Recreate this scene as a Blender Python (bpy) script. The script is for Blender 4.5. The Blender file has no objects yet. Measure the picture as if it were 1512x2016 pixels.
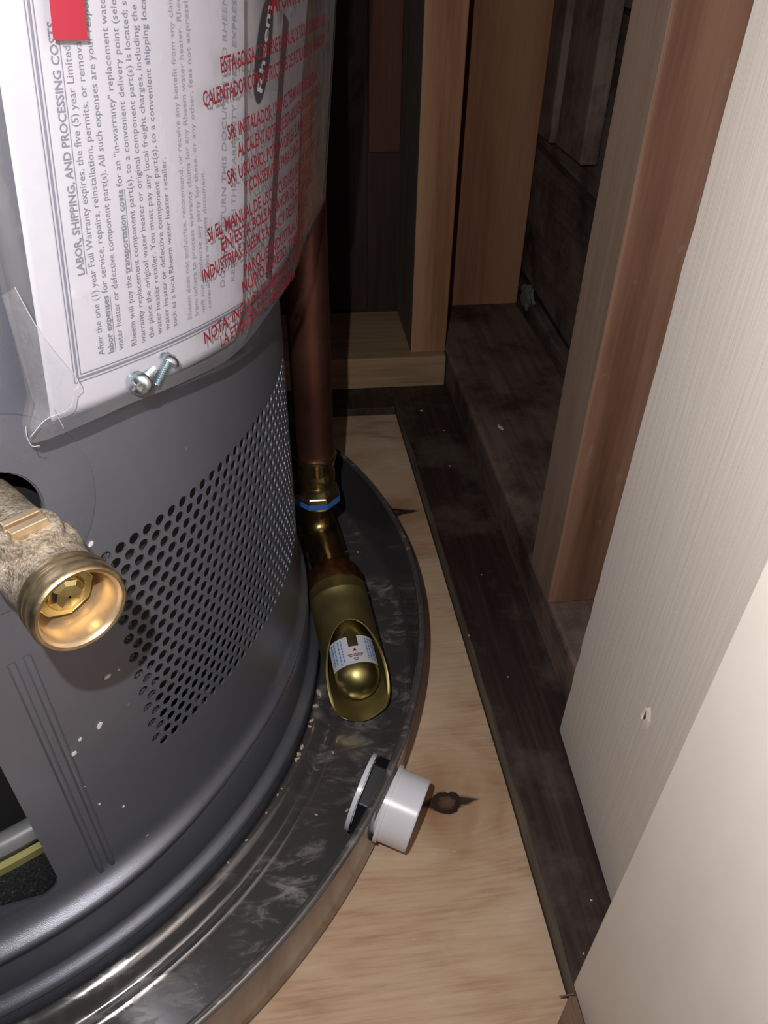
import bpy, bmesh, math, random
from math import sin, cos, pi, radians as rad, sqrt
from mathutils import Vector, Matrix, noise
from mathutils.geometry import delaunay_2d_cdt

random.seed(7)
scene = bpy.context.scene
COL = scene.collection
V = Vector

# ------------------------------------------------------------------ camera
cam_d = bpy.data.cameras.new('camera')
cam = bpy.data.objects.new('camera', cam_d)
COL.objects.link(cam)
R_ = V((0.9922, -0.1234, 0.0148)); U_ = V((0.0654, 0.6201, 0.7818)); F_ = V((0.1057, 0.7748, -0.6234))
R_.normalize(); F_ = (F_ - R_ * F_.dot(R_)).normalized(); U_ = R_.cross(F_).normalized()
cam.matrix_world = Matrix(((R_.x, U_.x, -F_.x, 0), (R_.y, U_.y, -F_.y, 0), (R_.z, U_.z, -F_.z, 0.465), (0, 0, 0, 1)))
cam_d.sensor_fit = 'VERTICAL'; cam_d.sensor_height = 24.0
cam_d.lens = 24.0 * 1515.0 / 2016.0
cam_d.clip_start = 0.01
scene.camera = cam

# ------------------------------------------------------------------ world + flash of the phone
w = bpy.data.worlds.new('dark_room'); scene.world = w; w.use_nodes = True
w.node_tree.nodes['Background'].inputs[0].default_value = (0.85, 0.9, 1.0, 1)
w.node_tree.nodes['Background'].inputs[1].default_value = 0.02
ld = bpy.data.lights.new('phone_flash', 'POINT'); ld.energy = 5.0; ld.shadow_soft_size = 0.0022
ld.color = (1.0, 0.965, 0.92)
lo = bpy.data.objects.new('phone_flash', ld); lo.location = (-0.027, 0.0285, 0.496); COL.objects.link(lo)
scene.view_settings.view_transform = 'Standard'
scene.view_settings.look = 'None'
scene.view_settings.gamma = 1.0
scene.view_settings.use_curve_mapping = False
scene.view_settings.exposure = 0.0


# ------------------------------------------------------------------ node helpers
class NT:
    def __init__(s, name):
        s.m = bpy.data.materials.new(name); s.m.use_nodes = True
        s.t = s.m.node_tree; s.b = s.t.nodes['Principled BSDF']; s.out = s.t.nodes['Material Output']

    def n(s, typ, **kw):
        nd = s.t.nodes.new('ShaderNode' + typ)
        for k, v in kw.items():
            if k.startswith('i_'):
                key = k[2:]
                key = int(key) if key.isdigit() else key.replace('_', ' ')
                s.set(nd.inputs[key], v)
            else:
                setattr(nd, k, v)
        return nd

    def set(s, inp, v):
        if isinstance(v, bpy.types.NodeSocket): s.t.links.new(v, inp)
        elif isinstance(v, (tuple, list)) and len(v) == 3 and inp.type == 'RGBA': inp.default_value = (*v, 1)
        else: inp.default_value = v

    def p(s, **kw):
        for k, v in kw.items(): s.set(s.b.inputs[k.replace('_', ' ')], v)

    def math(s, op, a, b=0.0, c=0.0):
        nd = s.n('Math', operation=op); s.set(nd.inputs[0], a); s.set(nd.inputs[1], b); s.set(nd.inputs[2], c)
        return nd.outputs[0]

    def obj(s, scale=(1, 1, 1), loc=(0, 0, 0), rot=(0, 0, 0), src='Object'):
        tc = s.n('TexCoord'); mp = s.n('Mapping', i_Scale=scale, i_Location=loc, i_Rotation=rot)
        s.t.links.new(tc.outputs[src], mp.inputs['Vector']); return mp.outputs[0]

    def noise(s, vec, scale, detail=3, rough=0.55, dist=0.0):
        nd = s.n('TexNoise', i_Scale=scale, i_Detail=detail, i_Roughness=rough, i_Distortion=dist)
        s.t.links.new(vec, nd.inputs['Vector']); return nd.outputs['Fac']

    def ramp(s, fac, stops, interp='LINEAR'):
        nd = s.n('ValToRGB'); r = nd.color_ramp; r.interpolation = interp
        while len(r.elements) < len(stops): r.elements.new(0.5)
        for e, (p, c) in zip(r.elements, stops):
            e.position = p; e.color = (*c, 1) if isinstance(c, (tuple, list)) else (c, c, c, 1)
        s.set(nd.inputs[0], fac); return nd.outputs[0]

    def mix(s, fac, a, b, blend='MIX'):
        nd = s.n('Mix', data_type='RGBA', blend_type=blend)
        s.set(nd.inputs[0], fac); s.set(nd.inputs[6], a); s.set(nd.inputs[7], b); return nd.outputs[2]

    def bump(s, h, strength=0.3, dist=0.001, nrm=None):
        nd = s.n('Bump', i_Strength=strength, i_Distance=dist); s.set(nd.inputs['Height'], h)
        if nrm is not None: s.set(nd.inputs['Normal'], nrm)
        return nd.outputs[0]


def plain(name, col, rough=0.5, metal=0.0, **kw):
    t = NT(name); t.p(Base_Color=col, Roughness=rough, Metallic=metal, **kw); return t.m


def wood(name, dark, mid, light, axis, grain=70.0, rough=0.65, rings=0.0, bump=0.25, dirt=None, dirt_amt=0.0, scuff=0.0, knots=()):
    """sawn softwood, grain along object axis"""
    t = NT(name)
    sc = [1.0, 1.0, 1.0]; sc[axis] = 0.045
    big = [1.0, 1.0, 1.0]; big[axis] = 0.22
    oi = t.n('ObjectInfo'); off = t.n('VectorMath', operation='SCALE'); off.inputs[0].default_value = (3.1, 5.7, 2.3)
    t.set(off.inputs['Scale'], oi.outputs['Random'])
    tc = t.n('TexCoord'); add = t.n('VectorMath', operation='ADD')
    t.set(add.inputs[0], tc.outputs['Object']); t.set(add.inputs[1], off.outputs[0])
    base = add.outputs[0]
    m1 = t.n('Mapping', i_Scale=sc); t.set(m1.inputs[0], base)
    m2 = t.n('Mapping', i_Scale=big); t.set(m2.inputs[0], base)
    g1 = t.noise(m1.outputs[0], grain * 3.2, 5, 0.65, 0.2)
    g2 = t.noise(m2.outputs[0], grain * 0.35, 3, 0.55, 0.8)
    fac = t.math('ADD', t.math('MULTIPLY', g1, 0.55), t.math('MULTIPLY', g2, 0.45))
    if rings:
        wv = t.n('TexWave', wave_type='BANDS', bands_direction='DIAGONAL', i_Scale=rings, i_Distortion=2.2, i_Detail=2.0, i_Detail_Scale=0.6)
        t.set(wv.inputs['Vector'], m1.outputs[0])
        fac = t.math('ADD', t.math('MULTIPLY', fac, 0.72), t.math('MULTIPLY', wv.outputs['Fac'], 0.28))
    col = t.ramp(fac, [(0.32, dark), (0.5, mid), (0.68, light)])
    for (px, py, pz, r) in knots:
        d = t.n('VectorMath', operation='DISTANCE'); t.set(d.inputs[0], tc.outputs['Object']); d.inputs[1].default_value = (px, py, pz)
        dd = t.math('ADD', d.outputs['Value'], t.math('MULTIPLY', t.math('SUBTRACT', g2, 0.5), r * 0.8))
        k = t.ramp(t.math('DIVIDE', dd, r * 2.2), [(0.0, 0.95), (0.3, 0.55), (0.42, 0.85), (0.6, 0.25), (1.0, 0.0)])
        col = t.mix(k, col, tuple(c * 0.22 for c in dark))
    if dirt is not None:
        dn = t.noise(t.obj((1, 1, 1)), 16, 5, 0.65)
        col = t.mix(t.ramp(dn, [(0.5 - dirt_amt * 0.3, 0.0), (0.68, 0.9)]), col, dirt)
    if scuff:
        sn = t.noise(t.obj((1, 1, 0.6)), 55, 4, 0.7)
        col = t.mix(t.ramp(sn, [(0.62, 0.0), (0.74, scuff)]), col, (0.5, 0.46, 0.42))
    t.p(Base_Color=col, Roughness=rough, Specular_IOR_Level=0.25, Normal=t.bump(g1, bump, 0.0012))
    return t.m


# ------------------------------------------------------------------ materials
def mk_plywood():
    t = NT('plywood_veneer')
    tc = t.n('TexCoord'); sx = t.n('SeparateXYZ'); t.set(sx.inputs[0], tc.outputs['Object'])
    x, y = sx.outputs[0], sx.outputs[1]
    KN = [(0.0820, 0.2690, 0.0118, 0.0088, 0.027), (0.0885, 0.5760, 0.010, 0.0065, 0.036), (-0.30, 0.05, 0.01, 0.006, 0.03), (0.02, -0.12, 0.009, 0.005, 0.03)]
    yy = y; dark = None; halo = None
    wob = t.noise(t.obj((60, 90, 1)), 2.3, 2)
    for (kx, ky, a, b, L) in KN:
        dx = t.math('SUBTRACT', x, kx); dy = t.math('SUBTRACT', y, ky)
        r2 = t.math('ADD', t.math('POWER', t.math('ABSOLUTE', t.math('DIVIDE', dx, a * 3.4)), 2.0), t.math('POWER', t.math('ABSOLUTE', t.math('DIVIDE', dy, b * 3.6)), 2.0))
        g = t.math('POWER', 2.718, t.math('MULTIPLY', r2, -1.0))
        yy = t.math('SUBTRACT', yy, t.math('MULTIPLY', t.math('MULTIPLY', dy, g), 0.75))
        re = t.math('SQRT', t.math('ADD', t.math('POWER', t.math('ABSOLUTE', t.math('DIVIDE', dx, a)), 2.0), t.math('POWER', t.math('ABSOLUTE', t.math('DIVIDE', dy, b)), 2.0)))
        re = t.math('ADD', re, t.math('MULTIPLY', t.math('SUBTRACT', wob, 0.5), 0.8))
        di = t.math('ADD', t.math('DIVIDE', t.math('ABSOLUTE', dx), L), t.math('DIVIDE', t.math('ABSOLUTE', dy), b * 1.25))
        di = t.math('ADD', di, t.math('MULTIPLY', t.math('SUBTRACT', wob, 0.5), 0.5))
        ring = t.ramp(re, [(0.0, 0.72), (0.38, 0.82), (0.55, 1.0), (0.88, 1.0), (1.0, 0.0)])
        tail = t.ramp(di, [(0.0, 1.0), (0.62, 0.95), (0.85, 0.0)])
        tail = t.math('MULTIPLY', tail, t.ramp(re, [(0.55, 0.0), (0.7, 1.0)]))
        k = t.math('MAXIMUM', ring, tail)
        dark = k if dark is None else t.math('MAXIMUM', dark, k)
        h = t.math('MULTIPLY', g, 1.0)
        halo = h if halo is None else t.math('MAXIMUM', halo, h)
    cb = t.n('CombineXYZ'); t.set(cb.inputs[0], t.math('MULTIPLY', x, 0.07)); t.set(cb.inputs[1], yy)
    cb2 = t.n('CombineXYZ'); t.set(cb2.inputs[0], t.math('MULTIPLY', x, 0.55)); t.set(cb2.inputs[1], yy)
    fine = t.noise(cb.outputs[0], 420, 4, 0.6)
    broad = t.noise(cb2.outputs[0], 17, 3, 0.5, 1.6)
    fac = t.math('ADD', t.math('MULTIPLY', fine, 0.35), t.math('MULTIPLY', broad, 0.65))
    col = t.ramp(fac, [(0.34, (0.39, 0.235, 0.150)), (0.47, (0.53, 0.365, 0.245)), (0.6, (0.60, 0.445, 0.315)), (0.72, (0.66, 0.525, 0.39))])
    col = t.mix(t.math('MULTIPLY', halo, t.ramp(broad, [(0.4, 0.95), (0.62, 0.4)])), col, (0.30, 0.155, 0.075))
    col = t.mix(dark, col, (0.030, 0.017, 0.013))
    spl = t.noise(t.obj((0.28, 1.6, 1)), 95, 4, 0.7)
    col = t.mix(t.ramp(spl, [(0.665, 0.0), (0.74, 0.5)]), col, (0.24, 0.15, 0.10))
    dst = t.noise(t.obj((0.6, 1, 1)), 60, 4, 0.7)
    col = t.mix(t.ramp(dst, [(0.64, 0.0), (0.76, 0.45)]), col, (0.66, 0.58, 0.50))
    t.p(Base_Color=col, Roughness=0.62, Specular_IOR_Level=0.3, Normal=t.bump(fine, 0.25, 0.0006))
    return t.m


def mk_jacket(name='heater_paint', base=(0.185, 0.194, 0.238), flake=True):
    t = NT(name)
    n1 = t.noise(t.obj(), 2600, 2, 0.6)
    n2 = t.noise(t.obj(), 55, 4, 0.65)
    sp = t.noise(t.obj((1, 1, 0.8)), 210, 2, 0.6)
    col = t.mix(t.ramp(n2, [(0.4, 0.0), (0.75, 0.25)]), base, tuple(c * 1.25 for c in base))
    col = t.mix(t.ramp(sp, [(0.78, 0.0), (0.82, 0.6)]), col, (0.5, 0.5, 0.52))
    t.p(Base_Color=col, Roughness=0.33, Metallic=0.58, Specular_IOR_Level=0.5, Normal=t.bump(n1, 0.22, 0.0004))
    return t.m


def mk_pan():
    t = NT('pan_metal')
    big = t.noise(t.obj((1, 1, 1)), 15, 5, 0.62, 0.6)
    streak = t.noise(t.obj((1.0, 2.2, 1), rot=(0, 0, 0.7)), 42, 4, 0.68, 0.8)
    fine = t.noise(t.obj(), 330, 4, 0.75)
    m = t.math('MULTIPLY', t.ramp(big, [(0.43, 0.0), (0.58, 1.0)]), t.ramp(streak, [(0.48, 0.0), (0.66, 1.0)]))
    m = t.math('ADD', m, t.math('MULTIPLY', t.ramp(fine, [(0.64, 0.0), (0.74, 0.6)]), t.ramp(streak, [(0.45, 0.1), (0.6, 0.8)])))
    m = t.math('MULTIPLY', t.math('MINIMUM', m, 1.0), 0.75)
    geo = t.n('NewGeometry'); nz = t.n('SeparateXYZ'); t.set(nz.inputs[0], geo.outputs['Normal'])
    m = t.math('MULTIPLY', m, t.ramp(nz.outputs[2], [(0.6, 0.12), (0.95, 1.0)]))
    col = t.mix(m, t.mix(big, (0.165, 0.16, 0.168), (0.23, 0.218, 0.22)), (0.36, 0.335, 0.33))
    t.p(Base_Color=col, Metallic=t.math('SUBTRACT', 0.72, t.math('MULTIPLY', m, 0.7)), Roughness=t.math('ADD', 0.15, t.math('MULTIPLY', m, 0.5)), Normal=t.bump(streak, 0.06, 0.001))
    return t.m


def mk_cast_brass():
    t = NT('cast_brass')
    n1 = t.noise(t.obj(), 900, 4, 0.8); n2 = t.math('ADD', t.math('MULTIPLY', t.noise(t.obj(), 160, 3, 0.6), 0.5), t.math('MULTIPLY', t.noise(t.obj(), 850, 2, 0.7), 0.5))
    col = t.ramp(n2, [(0.38, (0.20, 0.16, 0.12)), (0.5, (0.44, 0.37, 0.29)), (0.62, (0.68, 0.60, 0.50))])
    t.p(Base_Color=col, Metallic=0.6, Roughness=0.42, Normal=t.bump(n1, 1.0, 0.0010))
    return t.m


def mk_brass(name, c1, c2, rough, scale=60, bump=0.05, metal=1.0):
    t = NT(name)
    n2 = t.noise(t.obj(), scale, 4, 0.6)
    col = t.ramp(n2, [(0.3, c1), (0.7, c2)])
    t.p(Base_Color=col, Metallic=metal, Roughness=t.ramp(n2, [(0.3, rough), (0.7, rough + 0.12)]), Normal=t.bump(n2, bump, 0.0006))
    return t.m


def mk_film(name, milky, tint=(0.93, 0.93, 0.95), bump=0.35, bscale=60, body=(0.72, 0.72, 0.75)):
    t = NT(name)
    tr = t.n('BsdfTransparent', i_Color=(*tint, 1)); gl = t.n('BsdfGlossy', i_Roughness=0.07, i_Color=(1, 1, 1, 1))
    df = t.n('BsdfDiffuse', i_Color=(*body, 1))
    nz = t.noise(t.obj(), bscale, 3, 0.55); b = t.bump(nz, bump, 0.003)
    t.set(gl.inputs['Normal'], b)
    geo = t.n('NewGeometry'); dt = t.n('VectorMath', operation='DOT_PRODUCT'); t.set(dt.inputs[0], geo.outputs['Incoming']); t.set(dt.inputs[1], b)
    fres = t.math('ADD', 0.04, t.math('MULTIPLY', 0.8, t.math('POWER', t.math('SUBTRACT', 1.0, t.math('MINIMUM', t.math('ABSOLUTE', dt.outputs['Value']), 1.0)), 5.0)))
    m1 = t.n('MixShader'); t.set(m1.inputs[0], milky); t.set(m1.inputs[1], tr.outputs[0]); t.set(m1.inputs[2], df.outputs[0])
    m2 = t.n('MixShader'); t.set(m2.inputs[0], fres); t.set(m2.inputs[1], m1.outputs[0]); t.set(m2.inputs[2], gl.outputs[0])
    t.t.links.new(m2.outputs[0], t.out.inputs['Surface'])
    return t.m


def mk_paper(name, base):
    t = NT(name); n = t.noise(t.obj(), 160, 4, 0.6)
    col = t.mix(n, base, tuple(c * 0.94 for c in base))
    t.p(Base_Color=col, Roughness=0.8, Specular_IOR_Level=0.2, Normal=t.bump(n, 0.1, 0.0005)); return t.m


def mk_trim(name, rough, grain):
    t = NT(name)
    g = t.noise(t.obj((1, 1, 0.035)), 330, 4, 0.6) if grain else t.noise(t.obj((1, 1, 0.5)), 60, 3, 0.5)
    sp = t.noise(t.obj((1, 1, 1)), 300, 2, 0.5)
    col = t.mix(t.ramp(sp, [(0.70, 0.0), (0.74, 0.5 if grain else 0.0)]), t.mix(g, (0.73, 0.655, 0.60), (0.80, 0.735, 0.68)), (0.85, 0.83, 0.80))
    t.p(Base_Color=col, Roughness=rough, Specular_IOR_Level=0.35, Normal=t.bump(g, 0.28 if grain else 0.12, 0.001)); return t.m


def mk_insulation():
    t = NT('black_insulation'); n = t.noise(t.obj(), 700, 4, 0.8); n2 = t.noise(t.obj(), 1500, 2, 0.7)
    col = t.ramp(n, [(0.45, (0.012, 0.013, 0.016)), (0.62, (0.05, 0.055, 0.06)), (0.74, (0.30, 0.31, 0.32))])
    t.p(Base_Color=col, Roughness=0.55, Normal=t.bump(n2, 1.0, 0.003)); return t.m


def mk_screen():
    t = NT('dusty_screen'); n = t.noise(t.obj(), 1100, 3, 0.8)
    t.p(Base_Color=t.ramp(n, [(0.42, (0.03, 0.03, 0.034)), (0.56, (0.12, 0.12, 0.13)), (0.68, (0.5, 0.5, 0.52))]), Roughness=0.6, Normal=t.bump(n, 1.0, 0.002)); return t.m


M = dict(
    plywood=mk_plywood(), jacket=mk_jacket(), pan=mk_pan(), cast=mk_cast_brass(),
    cut_brass=mk_brass('cut_brass', (0.58, 0.44, 0.29), (0.70, 0.55, 0.39), 0.30, 90, 0.05, 0.85),
    gold_brass=mk_brass('yellow_brass', (0.50, 0.41, 0.16), (0.64, 0.54, 0.26), 0.14, 80),
    olive_brass=mk_brass('olive_brass', (0.28, 0.22, 0.085), (0.36, 0.295, 0.125), 0.36, 40, 0.05, 0.85),
    dark_brass=mk_brass('dark_brass', (0.24, 0.16, 0.07), (0.36, 0.25, 0.11), 0.24, 50),
    bright_brass=mk_brass('bright_brass', (0.45, 0.36, 0.18), (0.58, 0.48, 0.28), 0.2, 60),
    copper=mk_brass('aged_copper', (0.16, 0.068, 0.050), (0.24, 0.108, 0.082), 0.34, 25, 0.03, 0.9),
    copper_dark=mk_brass('stained_copper', (0.16, 0.07, 0.03), (0.28, 0.13, 0.06), 0.4, 120, 0.1),
    film=mk_film('clear_film', 0.035), film_back=mk_film('clear_film_back', 0.10), film_edge=mk_film('film_fold', 0.07, bump=0.6, bscale=120),
    seam=mk_film('shadow_seam_film', 0.5, tint=(0.45, 0.45, 0.47), bump=0.1, body=(0.16, 0.16, 0.18)),
    paper=mk_paper('white_paper', (0.47, 0.465, 0.515)), paper2=mk_paper('booklet_paper', (0.40, 0.38, 0.41)),
    ink=plain('grey_ink', (0.15, 0.15, 0.20), 0.7), ink_pale=plain('pale_grey_ink', (0.27, 0.27, 0.32), 0.7),
    ink_red=plain('red_ink', (0.19, 0.009, 0.020), 0.6), ink_black=plain('black_ink', (0.03, 0.03, 0.04), 0.5),
    stripe_brown=plain('dark_brown', (0.10, 0.05, 0.05), 0.6),
    ink_white=plain('white_ink', (0.75, 0.75, 0.77), 0.5), ink_blue=plain('blue_ink', (0.10, 0.25, 0.60), 0.5),
    red_tape=plain('red_tape', (0.29, 0.017, 0.036), 0.5),
    zinc=mk_brass('blue_zinc', (0.50, 0.60, 0.66), (0.70, 0.78, 0.82), 0.22, 300, 0.15),
    pvc=plain('white_pvc', (0.72, 0.72, 0.80), 0.28), rubber=plain('black_plastic', (0.012, 0.013, 0.016), 0.45),
    label=plain('label_paper', (0.62, 0.63, 0.70), 0.5), blue_tape=plain('blue_ring', (0.05, 0.16, 0.55), 0.4),
    dark=plain('dark_void', (0.006, 0.006, 0.007), 0.9), liner=plain('inner_liner', (0.035, 0.032, 0.03), 0.6),
    insulation=mk_insulation(), screen=mk_screen(),
    grey_tube=plain('grey_tube', (0.16, 0.165, 0.18), 0.4), olive_strip=plain('olive_strip', (0.30, 0.28, 0.11), 0.5),
    crumb=plain('tan_plaster', (0.50, 0.40, 0.31), 0.9), chip=plain('pale_chip', (0.60, 0.59, 0.57), 0.8),
    trim_grain=mk_trim('painted_jamb', 0.5, True), trim_smooth=mk_trim('smooth_painted_trim', 0.45, False),
    raw=plain('torn_wood', (0.10, 0.06, 0.05), 0.9), peel=plain('peeled_paint', (0.80, 0.72, 0.64), 0.7),
    plank=wood('dark_plank', (0.018, 0.010, 0.0095), (0.038, 0.024, 0.022), (0.070, 0.047, 0.043), 1, 60, 0.6, 0, 0.3, (0.11, 0.085, 0.075), 0.05),
    plank_edge=wood('weathered_edge', (0.05, 0.043, 0.036), (0.12, 0.10, 0.082), (0.21, 0.18, 0.15), 1, 90, 0.8),
    sole=wood('brown_sole', (0.11, 0.070, 0.058), (0.19, 0.13, 0.11), (0.24, 0.17, 0.145), 1, 50, 0.7, 0, 0.3, (0.035, 0.025, 0.022), 0.2),
    sole_pale=wood('pale_sole', (0.28, 0.17, 0.10), (0.40, 0.265, 0.165), (0.45, 0.315, 0.21), 0, 50, 0.7, 0, 0.2),
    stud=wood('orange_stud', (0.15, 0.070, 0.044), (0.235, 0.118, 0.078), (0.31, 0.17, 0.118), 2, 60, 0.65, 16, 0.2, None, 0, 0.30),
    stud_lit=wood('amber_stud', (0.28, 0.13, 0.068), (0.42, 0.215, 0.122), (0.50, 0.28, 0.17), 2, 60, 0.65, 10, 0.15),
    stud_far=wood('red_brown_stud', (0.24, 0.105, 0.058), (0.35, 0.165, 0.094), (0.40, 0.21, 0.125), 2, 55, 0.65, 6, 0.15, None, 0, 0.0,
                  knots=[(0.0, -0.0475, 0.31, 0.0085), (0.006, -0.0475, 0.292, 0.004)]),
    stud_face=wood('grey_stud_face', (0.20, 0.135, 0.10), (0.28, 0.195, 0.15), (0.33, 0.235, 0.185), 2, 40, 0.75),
    stud_shade=wood('shaded_stud_side', (0.13, 0.105, 0.085), (0.20, 0.165, 0.135), (0.25, 0.21, 0.175), 2, 40, 0.8),  # shaded copy of the stud wood, shade put into its colour
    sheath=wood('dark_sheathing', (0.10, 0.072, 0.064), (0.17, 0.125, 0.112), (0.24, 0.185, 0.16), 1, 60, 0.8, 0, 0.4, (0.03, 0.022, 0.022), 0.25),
    sheath_v=wood('dark_batten', (0.12, 0.085, 0.072), (0.19, 0.14, 0.118), (0.25, 0.19, 0.16), 2, 50, 0.8, 0, 0.3, (0.03, 0.022, 0.022), 0.2,
                  knots=[(0.0, -0.02, 0.33, 0.010)]),
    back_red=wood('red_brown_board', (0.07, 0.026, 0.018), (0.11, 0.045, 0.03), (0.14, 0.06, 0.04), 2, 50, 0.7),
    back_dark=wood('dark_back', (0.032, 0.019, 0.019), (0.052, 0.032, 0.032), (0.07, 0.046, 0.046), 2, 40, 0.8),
    plaster=plain('grey_plaster', (0.17, 0.18, 0.18), 0.9),
)


# ------------------------------------------------------------------ mesh helpers
class MB:
    def __init__(s): s.v = []; s.f = []; s.mi = []

    def add(s, vs, fs, mi=0):
        o = len(s.v); s.v += [tuple(p) for p in vs]; s.f += [tuple(i + o for i in f) for f in fs]; s.mi += [mi] * len(fs); return s

    def box(s, a, b, mi=0):
        (x0, y0, z0), (x1, y1, z1) = a, b
        return s.hexa([(x0, y0, z0), (x1, y0, z0), (x1, y1, z0), (x0, y1, z0), (x0, y0, z1), (x1, y0, z1), (x1, y1, z1), (x0, y1, z1)], mi)

    def hexa(s, p, mi=0):
        return s.add(p, [(0, 3, 2, 1), (4, 5, 6, 7), (0, 1, 5, 4), (1, 2, 6, 5), (2, 3, 7, 6), (3, 0, 4, 7)], mi)

    def lathe(s, prof, seg=64, org=(0, 0, 0), ax=(0, 0, 1), a0=0.0, a1=2 * pi, close=True, mi=0, xa=None):
        """prof: (t along axis, radius)"""
        ax = V(ax).normalized(); x = V(xa) if xa else (V((1, 0, 0)) if abs(ax.x) < 0.9 else V((0, 1, 0)))
        x = (x - ax * x.dot(ax)).normalized(); y = ax.cross(x); org = V(org)
        full = abs(a1 - a0 - 2 * pi) < 1e-6; n = seg if full else seg + 1
        vs = [org + ax * t + (x * cos(a0 + (a1 - a0) * i / seg) + y * sin(a0 + (a1 - a0) * i / seg)) * r for (t, r) in prof for i in range(n)]
        fs = [(j * n + i, j * n + (i + 1) % n, (j + 1) * n + (i + 1) % n, (j + 1) * n + i) for j in range(len(prof) - 1) for i in range(seg)]
        return s.add(vs, fs, mi)

    def tube(s, pts, rads, seg=16, caps=True, mi=0):
        pts = [V(p) for p in pts]; rads = rads if isinstance(rads, (list, tuple)) else [rads] * len(pts)
        tans = [(pts[min(i + 1, len(pts) - 1)] - pts[max(i - 1, 0)]).normalized() for i in range(len(pts))]
        up = V((0, 0, 1)) if abs(tans[0].z) < 0.9 else V((1, 0, 0))
        x = (up - tans[0] * up.dot(tans[0])).normalized(); vs = []
        for p, t, r in zip(pts, tans, rads):
            x = (x - t * x.dot(t)).normalized(); y = t.cross(x)
            vs += [p + (x * cos(2 * pi * i / seg) + y * sin(2 * pi * i / seg)) * r for i in range(seg)]
        fs = [(j * seg + i, j * seg + (i + 1) % seg, (j + 1) * seg + (i + 1) % seg, (j + 1) * seg + i) for j in range(len(pts) - 1) for i in range(seg)]
        if caps: fs += [tuple(range(seg - 1, -1, -1)), tuple((len(pts) - 1) * seg + i for i in range(seg))]
        return s.add(vs, fs, mi)

    def build(s, name, mats, parent=None, loc=None, smooth=False, bevel=0.0, bseg=2, angle=35):
        me = bpy.data.meshes.new(name)
        L = V(loc) if loc is not None else V((0, 0, 0))
        me.from_pydata([tuple(V(p) - L) for p in s.v], [], s.f); me.validate(clean_customdata=False)
        for m in (mats if isinstance(mats, (list, tuple)) else [mats]): me.materials.append(m)
        if len(me.polygons) == len(s.mi): me.polygons.foreach_set('material_index', s.mi)
        o = bpy.data.objects.new(name, me); COL.objects.link(o); o.location = L
        if parent is not None:
            o.parent = parent; o.location = L - world_loc(parent)
        if smooth:
            me.polygons.foreach_set('use_smooth', [True] * len(me.polygons))
            bm = bmesh.new(); bm.from_mesh(me)
            bmesh.ops.recalc_face_normals(bm, faces=bm.faces)
            for e in bm.edges:
                if len(e.link_faces) == 2 and e.calc_face_angle(0) > rad(angle): e.smooth = False
            bm.to_mesh(me); bm.free()
        if bevel:
            b = o.modifiers.new('bevel', 'BEVEL'); b.width = bevel; b.segments = bseg; b.limit_method = 'ANGLE'
        me.update(); return o


def world_loc(o):
    l = V(o.location)
    while o.parent is not None: o = o.parent; l += V(o.location)
    return l


def thing(name, label, cat, loc=(0, 0, 0), group=None):
    o = bpy.data.objects.new(name, None); COL.objects.link(o); o.location = loc; o.empty_display_size = 0.02
    tag(o, label, cat, group); return o


def tag(o, label, cat, group=None):
    o['label'] = label; o['category'] = cat
    if group: o['group'] = group
    return o


def struct(o, label=None, cat=None):
    o['kind'] = 'structure'
    if label: o['label'] = label
    if cat: o['category'] = cat
    return o


def board(name, a, b, mat, parent, bevel=0.0012, skew=None, mats=None, faces=None):
    """a rectangular timber; object origin at its base centre"""
    mb = MB(); (x0, y0, z0), (x1, y1, z1) = a, b
    p = [(x0, y0, z0), (x1, y0, z0), (x1, y1, z0), (x0, y1, z0), (x0, y0, z1), (x1, y0, z1), (x1, y1, z1), (x0, y1, z1)]
    if skew: p = [tuple(V(q) + V(d)) for q, d in zip(p, skew)]
    mb.hexa(p)
    if faces:
        for k, i in faces.items(): mb.mi[k] = i       # 0 bottom 1 top 2 -y 3 +x 4 +y 5 -x
    return mb.build(name, mats or mat, parent, loc=((x0 + x1) / 2, (y0 + y1) / 2, z0), bevel=bevel)


# ================================================================== SETTING
# plywood sheet
px0, pyb = -0.78, 0.7558
mb = MB()
poly = [(px0, -0.42), (0.1358, -0.42), (0.1254, 0.149), (0.1243, 0.2715), (0.1145, 0.751), (0.1143, pyb), (px0, pyb + 0.02)]
n = len(poly)
mb.add([(x, y, 0) for x, y in poly] + [(x, y, -0.018) for x, y in poly], [tuple(range(n)), tuple(range(2 * n - 1, n - 1, -1))] + [(i, i + n, (i + 1) % n + n, (i + 1) % n) for i in range(n)])
floor = struct(mb.build('floor', M['plywood']), 'pale knotty plywood floor under the drain pan', 'floor')


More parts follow.
